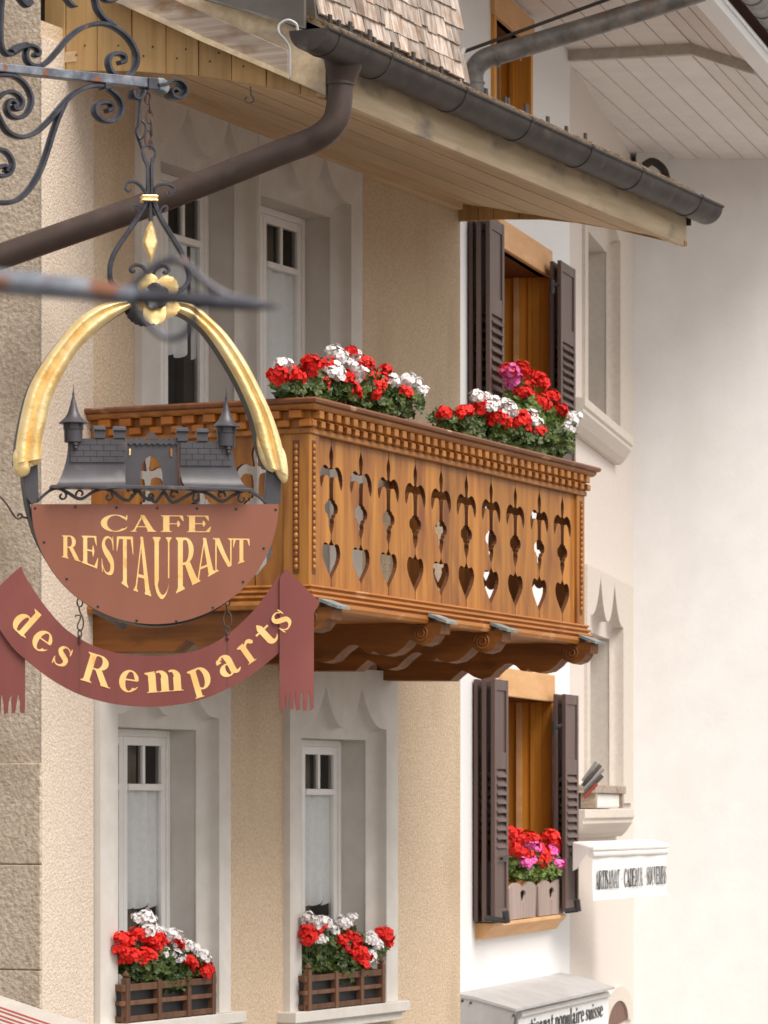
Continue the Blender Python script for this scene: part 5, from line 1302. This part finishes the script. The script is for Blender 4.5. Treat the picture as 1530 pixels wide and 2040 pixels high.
# stay rod at the left
mb = MB(S); mb.tube([(S.hit(x, y)[0], .04, S.hit(x, y)[1]) for x, y in cr([(-10, 978), (5, 990), (18, 1006), (28, 1022), (36, 1031), (44, 1030), (46, 1024), (41, 1022), (37, 1027)], 5)]+[], 2.0*sz, 8)
mb.tube([(S.hit(x, y)[0], .04, S.hit(x, y)[1]) for x, y in ((45, 1027), (58, 1031))], 2*sz, 8)
single('stay_rod', mb, M['chain'], S.w(*[S.hit(44, 1030)[0], .04, S.hit(44, 1030)[1]]), 'thin rusty stay rod hooked to the left rim of the round sign', 'rod', smooth=True)

# ================================================================== WROUGHT IRON BRACKET (top left)
BR = Frame((298-CX)/FP*DS, DS, tan=1.232)
brk = thing('iron_bracket', BR.w(0, 0, BR.hit(298, 182)[1]), 'wrought iron wall bracket with curling scrolls at the upper left carrying the cafe sign', 'bracket')
K = 3.825
def bi(pts, th=6.5, b=(-.016, .016), taper=False, n=5, name='scroll'):
    return iron([(x/K, y/K) for x, y in pts], th, brk, b=b, m='iron', n=n, F=BR, taper=taper, name=name)
q = [BR.hit(x/K, y/K, 0) for x, y in ((-40, 485), (1190, 605), (1190, 682), (-40, 548))]
mb = MB(BR); mb.prismB(q, -.02, .02); part('arm', mb, M['iron_rust'], brk, bevel=.003)
q = [BR.hit(x/K, y/K, 0) for x, y in ((1100, 595), (1180, 603), (1180, 695), (1100, 690))]
mb = MB(BR); mb.prismB(q, -.028, .028); part('collar', mb, M['iron'], brk, bevel=.004)
q = [BR.hit(x/K, y/K, 0) for x, y in ((1165, 600), (1215, 603), (1250, 630), (1262, 690), (1240, 725), (1205, 700), (1180, 690))]
mb = MB(BR); mb.prismB(q, -.03, .022); part('clamp', mb, M['slate'], brk, bevel=.006)
bi([(1180, 655), (1240, 645), (1290, 618), (1350, 622), (1392, 665), (1392, 720), (1350, 752), (1300, 738), (1285, 700), (1310, 680), (1340, 700)], 6, b=(-.035, .02))
bi([(1000, 690), (1010, 740), (1050, 755), (1080, 720), (1085, 690)], 7, b=(-.02, .02))
bi([(300, 508), (360, 470), (430, 395), (520, 290), (620, 215), (730, 182), (820, 190), (900, 228), (980, 300), (1030, 390), (1040, 470), (1010, 545), (960, 588), (895, 585), (845, 545), (822, 480), (840, 425), (890, 408), (940, 425), (945, 465), (905, 480)], 9)
bi([(700, -60), (720, 0), (738, 70), (790, 140), (870, 200)], 10)
bi([(15, -60), (5, 100), (0, 250), (10, 360), (45, 412), (85, 415), (140, 385), (205, 350), (265, 362), (293, 400), (275, 425), (255, 412)], 8)
bi([(205, 375), (192, 420), (205, 465), (245, 500), (310, 505)], 8)
bi([(85, 400), (120, 370), (170, 352), (200, 350)], 14, b=(-.02, .02))
bi([(-40, 575), (40, 573), (110, 585), (180, 635), (228, 720), (232, 800), (190, 875), (120, 900), (62, 870), (45, 810), (75, 765), (115, 785), (110, 830)], 8)
bi([(-30, 760), (20, 715), (80, 700), (140, 730), (165, 785), (145, 830), (105, 830), (95, 800)], 8)
bi([(-30, 860), (10, 940), (50, 1000), (110, 1035), (180, 1043), (270, 1010), (360, 930), (440, 840), (540, 730), (650, 668), (760, 655), (830, 682), (900, 745), (925, 820), (900, 890), (835, 925), (770, 912), (722, 860), (728, 805), (780, 782), (835, 790), (848, 825), (810, 845)], 9)
bi([(490, 790), (440, 900), (395, 1030), (352, 1170), (300, 1310), (230, 1430), (150, 1510), (70, 1543), (-30, 1545)], 9)
bi([(-30, 1140), (30, 1150), (80, 1205), (92, 1270), (60, 1330), (0, 1342), (-30, 1330)], 8)
bi([(-30, 1290), (15, 1265), (45, 1275), (40, 1310)], 8)
bi([(490, -30), (520, 15), (550, 45), (575, 52)], 9, taper=True)
bi([(140, -30), (165, 10), (200, 38), (235, 10)], 12); bi([(760, -40), (800, 0), (850, 5), (890, -20)], 10)
q = [BR.hit(x/K, y/K, 0) for x, y in ((780, 640), (825, 642), (822, 688), (775, 684))]
mb = MB(BR); mb.prismB(q, -.024, .024); part('collar', mb, M['iron'], brk, bevel=.003)

# ================================================================== BLURRED SPEAR BRACKET IN FRONT
dF = 3.4
fg = thing('spear_bracket', P(0, 560, dF), 'out of focus rusty blue grey spear tipped iron bar crossing in front of the sign', 'bracket')
mb = MB(); mb.tube([P(-60, 556, dF), P(60, 566, dF), P(160, 576, dF), P(270, 590, dF)], [.0118, .0118, .0105, .0092], 10); part('bar', mb, M['iron_rust'], fg, smooth=True)
mb = MB(); mb.tube([P(262, 590, dF), P(330, 592, dF), P(420, 600, dF), P(500, 607, dF), P(556, 612, dF)], [.0082, .007, .0078, .0058, .001], 10); part('spear_point', mb, M['iron'], fg, smooth=True)
mb = MB(); mb.tube(cr([P(262, 575, dF), P(290, 545, dF), P(330, 520, dF), P(365, 522, dF), P(400, 555, dF), P(450, 588, dF), P(520, 605, dF)], 6), .0036, 8); part('curl', mb, M['iron'], fg, smooth=True)
mb = MB(); mb.tube(cr([P(262, 600, dF), P(290, 640, dF), P(330, 672, dF), P(365, 668, dF), P(385, 640, dF), P(392, 610, dF)], 6), .0032, 8); part('curl', mb, M['iron'], fg, smooth=True)

# ================================================================== AWNING CORNER bottom left
awn = thing('striped_awning', P(0, 2030, 20), 'cream awning corner with thin red stripes at the bottom left', 'awning')
A_ = [P(-60, 1955, 22.0), P(0, 1983, 21.5), P(110, 2020, 20.8), P(215, 2050, 20.2), P(260, 2062, 20.0)]
B_ = [(p[0], p[1]-1.1, p[2]-.42) for p in A_]
mb = MB(); mb.grid([A_, B_]); mb.grid([[(x, y, z-.02) for x, y, z in A_], [(x, y, z-.02) for x, y, z in B_]]); mb.grid([A_, [(x, y+.01, z-.03) for x, y, z in A_]])
part('cloth', mb, M['awning'], awn)
for k, f0 in enumerate((.13, .17, .22, .26, .31, .36)):
    mb = MB(); f1 = f0+.014
    mb.grid([[tuple(Vector(p).lerp(Vector(q_), f0)+Vector((0, 0, .004))) for p, q_ in zip(A_, B_)], [tuple(Vector(p).lerp(Vector(q_), f1)+Vector((0, 0, .004))) for p, q_ in zip(A_, B_)]]); part('stripe', mb, M['stripe'], awn)

# ================================================================== SMALL TEXT ON THE BANNERS
def fatten(A, B, f):
    a_, b_ = [], []
    for p, q in zip(A, B):
        dx, dy = q[0]-p[0], q[1]-p[1]; l = math.hypot(dx, dy) or 1
        a_.append((p[0]-dx/l*f, p[1]-dy/l*f*.4)); b_.append((q[0]+dx/l*f, q[1]+dy/l*f*.4))
    return a_, b_
def line_text(txt, F, b, parent, a0, a1, zb, zt, fat=.024, m='black_paint'):
    wt = sum(G[c][1]+.06 if c != ' ' else .35 for c in txt); sc = (a1-a0)/wt; x = 0
    for c in txt:
        if c == ' ': x += .35; continue
        strips, w_ = G[c]; mb = MB(F)
        hh = (zt-zb)
        for i, (A, B) in enumerate(strips):
            A, B = fatten(A, B, fat)
            y_ = b-.003-i*.0008
            mb.grid([[(a0+(x+px)*sc, y_, zb+py*hh) for px, py in A], [(a0+(x+px)*sc, y_, zb+py*hh) for px, py in B]])
        part('letter', mb, M[m], parent); x += w_+.06
hb = zbt-zbb
line_text('ARTISANAT', Bn, -.006, bn, bl*.03, bl*.34, zbb+hb*.25, zbb+hb*.66); line_text('.', Bn, -.006, bn, bl*.36, bl*.375, zbb+hb*.25, zbb+hb*.66)
line_text('CADEAUX', Bn, -.006, bn, bl*.40, bl*.655, zbb+hb*.26, zbb+hb*.67); line_text('.', Bn, -.006, bn, bl*.675, bl*.69, zbb+hb*.26, zbb+hb*.67)
line_text('SOUVENIRS', Bn, -.006, bn, bl*.71, bl*.985, zbb+hb*.27, zbb+hb*.68)
zq = W.hit(1040, 2066, bsn)[1]
line_text('artisanat populaire suisse', W, bsn-.002, sg, as0+(as1-as0)*.04, as0+(as1-as0)*.93, zq, zq+.095)

# ================================================================== TOOLS / FOLDED METAL ARMS beside the brown shutter
fm = thing('folded_metal_arms', P(1162, 1600, 33), 'bundle of folded grey metal arms sticking out beside the dark shutter', 'metal arms')
for k, (x0_, y0_, x1_, y1_, r, mm) in enumerate(((1161, 1556, 1188, 1518, .016, 'grey_sheet'), (1161, 1566, 1196, 1524, .020, 'zinc'), (1162, 1575, 1202, 1532, .016, 'grey_sheet'), (1162, 1585, 1200, 1545, .018, 'zinc'), (1163, 1590, 1190, 1562, .012, 'stripe'))):
    p, q_ = P(x0_, y0_, 33-.03*k), P(x1_, y1_, 33-.03*k); mb = MB(); mb.tube([p, q_], r, 4); part('arm', mb, M[mm], fm)

# ================================================================== PLANTER BOXES ON THE LOWER SILLS
def trellis_box(F, pxL, pxR, zs_, lab, b0, h=.27, dep=.22):
    a0, a1 = F.hit(pxL, 1990, b0)[0], F.hit(pxR, 1990, b0)[0]
    t = thing('planter_box', F.w((a0+a1)/2, b0+dep/2, zs_), lab, 'planter', 'trellis planter boxes on the stone sills')
    pw = .048
    for a in (a0, a0+(a1-a0)*.345, a0+(a1-a0)*.675, a1-pw):
        end = a in (a0, a1-pw)
        mb = MB(F); mb.box(a, a+pw, b0, b0+.045, zs_, zs_+h+(.02 if end else -.005)); 
        if end:
            c_ = (a+pw/2, b0+.022, zs_+h+.02); mb.lathe(c_, [(.012, 0), (.012, .008), (.026, .014), (.024, .026), (.014, .036), (.004, .050), (.001, .052)], 8)
        part('post', mb, M['box_wood'], t, bevel=.004)
    for z0_, z1_, ex in ((h-.065, h-.02, .05), (h*.42, h*.42+.03, .05), (.008, .045, .0)):
        mb = MB(F); mb.box(a0-ex, a1+ex*.4, b0+.008, b0+.030, zs_+z0_, zs_+z1_); part('rail', mb, M['box_wood'], t, bevel=.003)
        for a in (a0+.005, a1-.035): mb = MB(F); mb.box(a, a+.028, b0+.046, b0+dep, zs_+z0_, zs_+z1_); part('side_rail', mb, M['box_wood'], t, bevel=.003)
    mb = MB(F); mb.box(a0+.02, a1-.015, b0+.055, b0+dep-.01, zs_+.01, zs_+h-.06); part('trough', mb, M['black_rubber'], t)
    return a0, a1
sz1 = zH(437, 2019, BW-.15)-.004; sz2 = zH(770, 1997, BW-.15)-.004
pb1 = trellis_box(H, 253, 431, sz1, 'dark trellis planter box on the sill of the lower left window', BW-.145)
pb2 = trellis_box(H, 616, 768, sz2, 'dark trellis planter box on the sill of the window below the balcony', BW-.145)
# heart picket planters in the white house window
def picket_planter(px0, px1, lab):
    b0 = -.135; zb = zBb+.0; a0, a1 = W.hit(px0, 0, b0)[0], W.hit(px1, 0, b0)[0]
    t = thing('heart_planter', W.w((a0+a1)/2, b0, zb), lab, 'planter', 'picket planters with heart slots')
    mid = (a0+a1)/2; h = .31
    for s_, e0, e1 in ((1, a0, mid), (-1, a1, mid)):
        pw = abs(e1-e0)
        # one half: rounded picket, inner edge carries half a heart slot
        out = []
        for k in range(9):
            u = k/8; out.append((e0+(e1-e0)*(u*.98+.01), zb+h*(.82+.18*max(0, math.sin(PI*min(max(u, .02), .98)))**.6)))
        half = [(.0, .80), (.10, .78), (.20, .72), (.20, .64), (.12, .52), (.03, .42), (.01, .30), (.01, .02)]
        for w_, f in half: out.append((e1-(e1-e0)*w_*.9-(.002*s_), zb+h*f))
        out.append((e0+(e1-e0)*.06, zb+.004))
        mb = MB(W); mb.prismB(out, b0, b0+.02); part('picket', mb, M['picket'], t)
    mb = MB(W); mb.box(a0+.05, a1-.05, b0+.03, b0+.15, zb+.004, zb+.26); part('liner', mb, M['black_rubber'], t)
picket_planter(1014, 1069, 'left picket planter with a heart slot in the lower white house window'); picket_planter(1072, 1125, 'right picket planter with a heart slot in the lower white house window')

# ================================================================== GERANIUMS
def head_mesh(m, name, R=.062, nf=38, seed=0):
    rnd = random.Random(seed); mb = MB()
    for i in range(nf):
        y = 1-2*(i+.5)/nf; ph = i*2.39996; r = math.sqrt(max(0, 1-y*y))
        if y < -.45 or rnd.random() < .10: continue
        d = Vector((r*math.cos(ph), r*math.sin(ph), y)).normalized()
        d = (d+Vector((rnd.uniform(-.15, .15), rnd.uniform(-.15, .15), rnd.uniform(-.15, .15)))).normalized()
        c = d*R*rnd.uniform(.60, 1.08); c.z *= .85
        n_ = (d+Vector((rnd.uniform(-.3, .3), rnd.uniform(-.3, .3), rnd.uniform(-.2, .4)))).normalized()
        x = n_.orthogonal().normalized(); y_ = n_.cross(x); rot = rnd.random()*6
        fr_ = R*rnd.uniform(.27, .40)
        for k in range(5):
            a = rot+2*PI*k/5; ax = x*math.cos(a)+y_*math.sin(a); ay = n_.cross(ax)
            w_ = fr_*.52
            p0 = c; p1 = c+ax*fr_*.55+ay*w_+n_*fr_*.22; p2 = c+ax*fr_*1.02+ay*w_*.55+n_*fr_*rnd.uniform(.05, .35); p3 = c+ax*fr_*1.02-ay*w_*.55+n_*fr_*rnd.uniform(.05, .35); p4 = c+ax*fr_*.55-ay*w_+n_*fr_*.22
            mb.poly([tuple(p0), tuple(p1), tuple(p2), tuple(p3), tuple(p4)])
    mb.blob((0, 0, 0), R*.45, 5, 8)
    return mb.mesh(name, m)
HM = {}
for cc, mm in (('r', 'red'), ('w', 'white_petal'), ('p', 'pink')):
    HM[cc] = [head_mesh(M[mm], 'flower_head', seed=s_+ord(cc)) for s_ in range(3)]
def leafset(mb, c, n_, R, rnd):
    x = n_.orthogonal().normalized(); a0_ = rnd.random()*6
    x = x*math.cos(a0_)+n_.cross(x)*math.sin(a0_); y = n_.cross(x)
    pts = []
    K_ = 10
    for k in range(K_):
        a = -2.75+5.5*k/(K_-1); rr = R*(.92+.14*math.cos(k*PI))
        pts.append(c+x*rr*math.cos(a)+y*rr*math.sin(a)+n_*R*(.22*math.cos(k*PI*1.0)*.5+.18))
    i0 = mb.V(tuple(c)); ids = [mb.V(tuple(p)) for p in pts]
    for k in range(K_-1): mb.f.append([i0, ids[k], ids[k+1]])
def plant(lab, name, F, b, foliage_px, heads, nleaf, leafR=.034, thick=.12, m='leaf', group=None, R=.062, base=None, seed=1, hs_b=0.0):
    rnd = random.Random(seed)
    # foliage_px: list of (px,py,rx,ry) ellipses in photo pixels, resolved to the plane b
    e0 = foliage_px[0]; a, z = F.hit(e0[0], e0[1], b)
    zmin = min(F.hit(e[0], e[1]+e[3], b)[1] for e in foliage_px)
    t = thing(name, F.w(a, b, zmin), lab, 'flowering plant', group)
    ell = []
    for px, py, rx, ry in foliage_px:
        a, z = F.hit(px, py, b); a2, _ = F.hit(px+rx, py, b); _, z2 = F.hit(px, py-ry, b); ell.append((a, z, abs(a2-a), abs(z2-z)))
    mb = MB()
    tot = sum(e[2]*e[3] for e in ell)
    for a, z, ra, rz2 in ell:
        k = int(nleaf*ra*rz2/tot)
        for _ in range(k):
            u = Vector((rnd.gauss(0, 1), rnd.gauss(0, 1), rnd.gauss(0, 1))).normalized()*rnd.uniform(.45, 1.0)**.5
            p = Vector(F.w(a+u.x*ra, b+u.y*thick, z+u.z*rz2))
            nn = (Vector((0.1, -.75, .55))+Vector((rnd.gauss(0, .55), rnd.gauss(0, .4), rnd.gauss(0, .5)))).normalized()
            leafset(mb, p, nn, leafR*rnd.uniform(.65, 1.2), rnd)
    part('foliage', mb, M[m], t, kind='stuff')
    ms = MB()
    for i, (px, py, c) in enumerate(heads):
        bb = b-thick*rnd.uniform(.35, 1.0)+hs_b
        a, z = F.hit(px, py, bb); wp = F.w(a, bb, z)
        h = inst('flower_head', HM[c][rnd.randrange(3)], t, wp, rot=(rnd.uniform(-.5, .9), rnd.uniform(-.4, .4), rnd.random()*6), scale=tuple(R/.062*q_*rnd.uniform(.85, 1.15) for q_ in (1, 1, .92)))
        # stem towards the leaves
        ex, ez = min(((e[0], e[1]) for e in ell), key=lambda q_: abs(q_[0]-a)*1.5+abs(q_[1]-z))
        ms.tube([wp, F.w(a+(ex-a)*.2, (bb+b)/2, z-(z-ez)*.4-.03), F.w(a+(ex-a)*.5, b, ez)], .0035, 5)
    part('stems', ms, M['stem'], t, kind='stuff')
    return t
c5 = lambda x, y: (560+x/2.318, 680+y/2.318)
hd = [(*c5(x, y), 'r') for x, y in ((30, 145), (65, 165), (125, 135), (135, 92), (150, 110), (190, 200), (215, 110), (200, 185), (305, 175), (290, 165), (325, 230), (320, 252), (318, 52), (345, 90), (380, 105), (395, 150), (400, 185), (440, 205), (455, 180), (430, 240), (482, 150), (570, 240), (-20, 170), (-10, 150), (345, 165))]
hd += [(*c5(x, y), 'w') for x, y in ((255, 60), (275, 72), (325, 68), (240, 130), (265, 150), (335, 125), (350, 150), (515, 187), (588, 182), (615, 200), (640, 240), (8, 112))]
plant('red and white geraniums on the left half of the balcony rail', 'geranium', HBk, .16, [(600, 782, 55, 30), (680, 785, 70, 32), (750, 795, 60, 30), (800, 800, 32, 30), (640, 765, 60, 30), (720, 765, 50, 28)], hd, 1150, seed=3, group='geraniums on the balcony rail')
hd = [(*c5(x, y), 'r') for x, y in ((755, 330), (835, 328), (860, 325), (910, 285), (920, 315), (945, 330), (970, 360), (1000, 375), (1018, 400), (1020, 370), (1090, 375), (1115, 355), (1140, 375), (1120, 400), (1187, 415), (985, 345))]
hd += [(*c5(x, y), 'w') for x, y in ((905, 255), (940, 262), (965, 305), (975, 285), (1035, 295), (1060, 310), (1045, 340), (1150, 350), (1165, 375))]
plant('red and white geraniums on the right half of the balcony rail', 'geranium', HBk, .16, [(905, 842, 38, 28), (955, 862, 55, 38), (1010, 870, 50, 32), (1060, 878, 45, 34), (1105, 880, 30, 32), (985, 845, 50, 25)], hd, 1050, seed=5, group='geraniums on the balcony rail')
hd = [(*c5(x, y), c) for x, y, c in ((1060, 148, 'p'), (1073, 188, 'p'), (1105, 128, 'r'), (1120, 140, 'r'), (1045, 135, 'r'), (1180, 170, 'r'), (1205, 190, 'r'), (1130, 215, 'r'), (1140, 245, 'r'), (1110, 240, 'r'), (1200, 280, 'r'), (1215, 295, 'r'), (1250, 255, 'r'), (1293, 320, 'r'), (1325, 350, 'w'), (1340, 375, 'w'), (1315, 395, 'w'), (1355, 355, 'w'))]
plant('tall red, pink and white geranium in the upper white house window', 'geranium', W, -.25, [(1050, 830, 34, 44), (1085, 850, 36, 42), (1040, 800, 24, 36), (1110, 860, 20, 30)], hd, 520, m='leaf_light', leafR=.045, R=.075, seed=8)
c2_ = lambda x, y: (180+x/5.1, 1740+y/5.1)
hd = [(*c2_(x, y), 'r') for x, y in ((320, 670), (390, 680), (300, 780), (350, 800), (350, 870), (410, 860), (430, 820), (480, 620), (560, 640), (600, 700), (690, 650), (730, 720), (650, 720), (520, 820), (560, 880), (590, 830), (990, 890), (1040, 960), (1110, 910), (1180, 950), (1170, 1010), (890, 720))]
hd += [(*c2_(x, y), 'w') for x, y in ((500, 460), (560, 440), (590, 480), (610, 540), (650, 580), (690, 600), (800, 630), (860, 650), (880, 700), (830, 820), (890, 850), (970, 740), (1030, 770), (1090, 820), (1150, 830), (1170, 870), (590, 590), (740, 800))]
plant('red and white geraniums filling the lower left window box', 'geranium', H, BW-.04, [(295, 1925, 48, 30), (330, 1945, 50, 38), (370, 1930, 30, 26), (260, 1915, 22, 34), (300, 1900, 40, 24), (345, 1900, 30, 22), (340, 1965, 26, 16)], hd, 1000, leafR=.030, thick=.11, R=.055, seed=11)
c3_ = lambda x, y: (560+x/5.1, 1780+y/5.1)
hd = [(*c3_(x, y), 'r') for x, y in ((260, 380), (300, 420), (250, 440), (290, 460), (380, 370), (560, 460), (610, 490), (660, 430), (720, 450), (760, 500), (640, 560), (700, 590), (690, 520), (800, 590), (840, 640), (760, 650), (830, 700), (720, 650), (1000, 400), (1060, 400), (1080, 460), (1085, 520), (1030, 440))]
hd += [(*c3_(x, y), 'w') for x, y in ((270, 250), (320, 280), (345, 320), (410, 305), (460, 300), (600, 280), (630, 300), (715, 262), (890, 470), (940, 500), (970, 530), (915, 450), (910, 620), (895, 690), (530, 385), (400, 470))]
plant('dense red and white geraniums in the window box below the balcony', 'geranium', H, BW-.04, [(630, 1915, 34, 34), (670, 1925, 44, 36), (700, 1925, 36, 34), (650, 1880, 46, 30), (690, 1870, 28, 22), (735, 1895, 22, 24), (665, 1945, 30, 16)], hd, 950, leafR=.030, thick=.11, R=.055, seed=13)
c7_ = lambda x, y: (900+x/2.43, 1300+y/2.43)
hd = [(*c7_(x, y), c) for x, y, c in ((290, 880, 'r'), (315, 895, 'r'), (325, 915, 'r'), (300, 945, 'r'), (325, 965, 'r'), (345, 985, 'r'), (380, 900, 'r'), (400, 905, 'r'), (478, 890, 'r'), (490, 915, 'r'), (505, 935, 'r'), (430, 965, 'r'), (450, 985, 'r'), (410, 1000, 'r'), (425, 1025, 'r'), (525, 950, 'r'), (545, 975, 'r'), (535, 990, 'r'),
        (380, 930, 'p'), (398, 945, 'p'), (370, 1008, 'p'), (352, 1018, 'p'), (480, 965, 'p'), (508, 1030, 'p'))]
plant('red and pink geraniums in the lower white house window', 'geranium', W, -.06, [(1030, 1730, 22, 24), (1060, 1738, 26, 18), (1090, 1730, 26, 22), (1050, 1710, 30, 20), (1105, 1715, 16, 20)], hd, 420, m='leaf_light', leafR=.04, thick=.10, R=.075, seed=17)
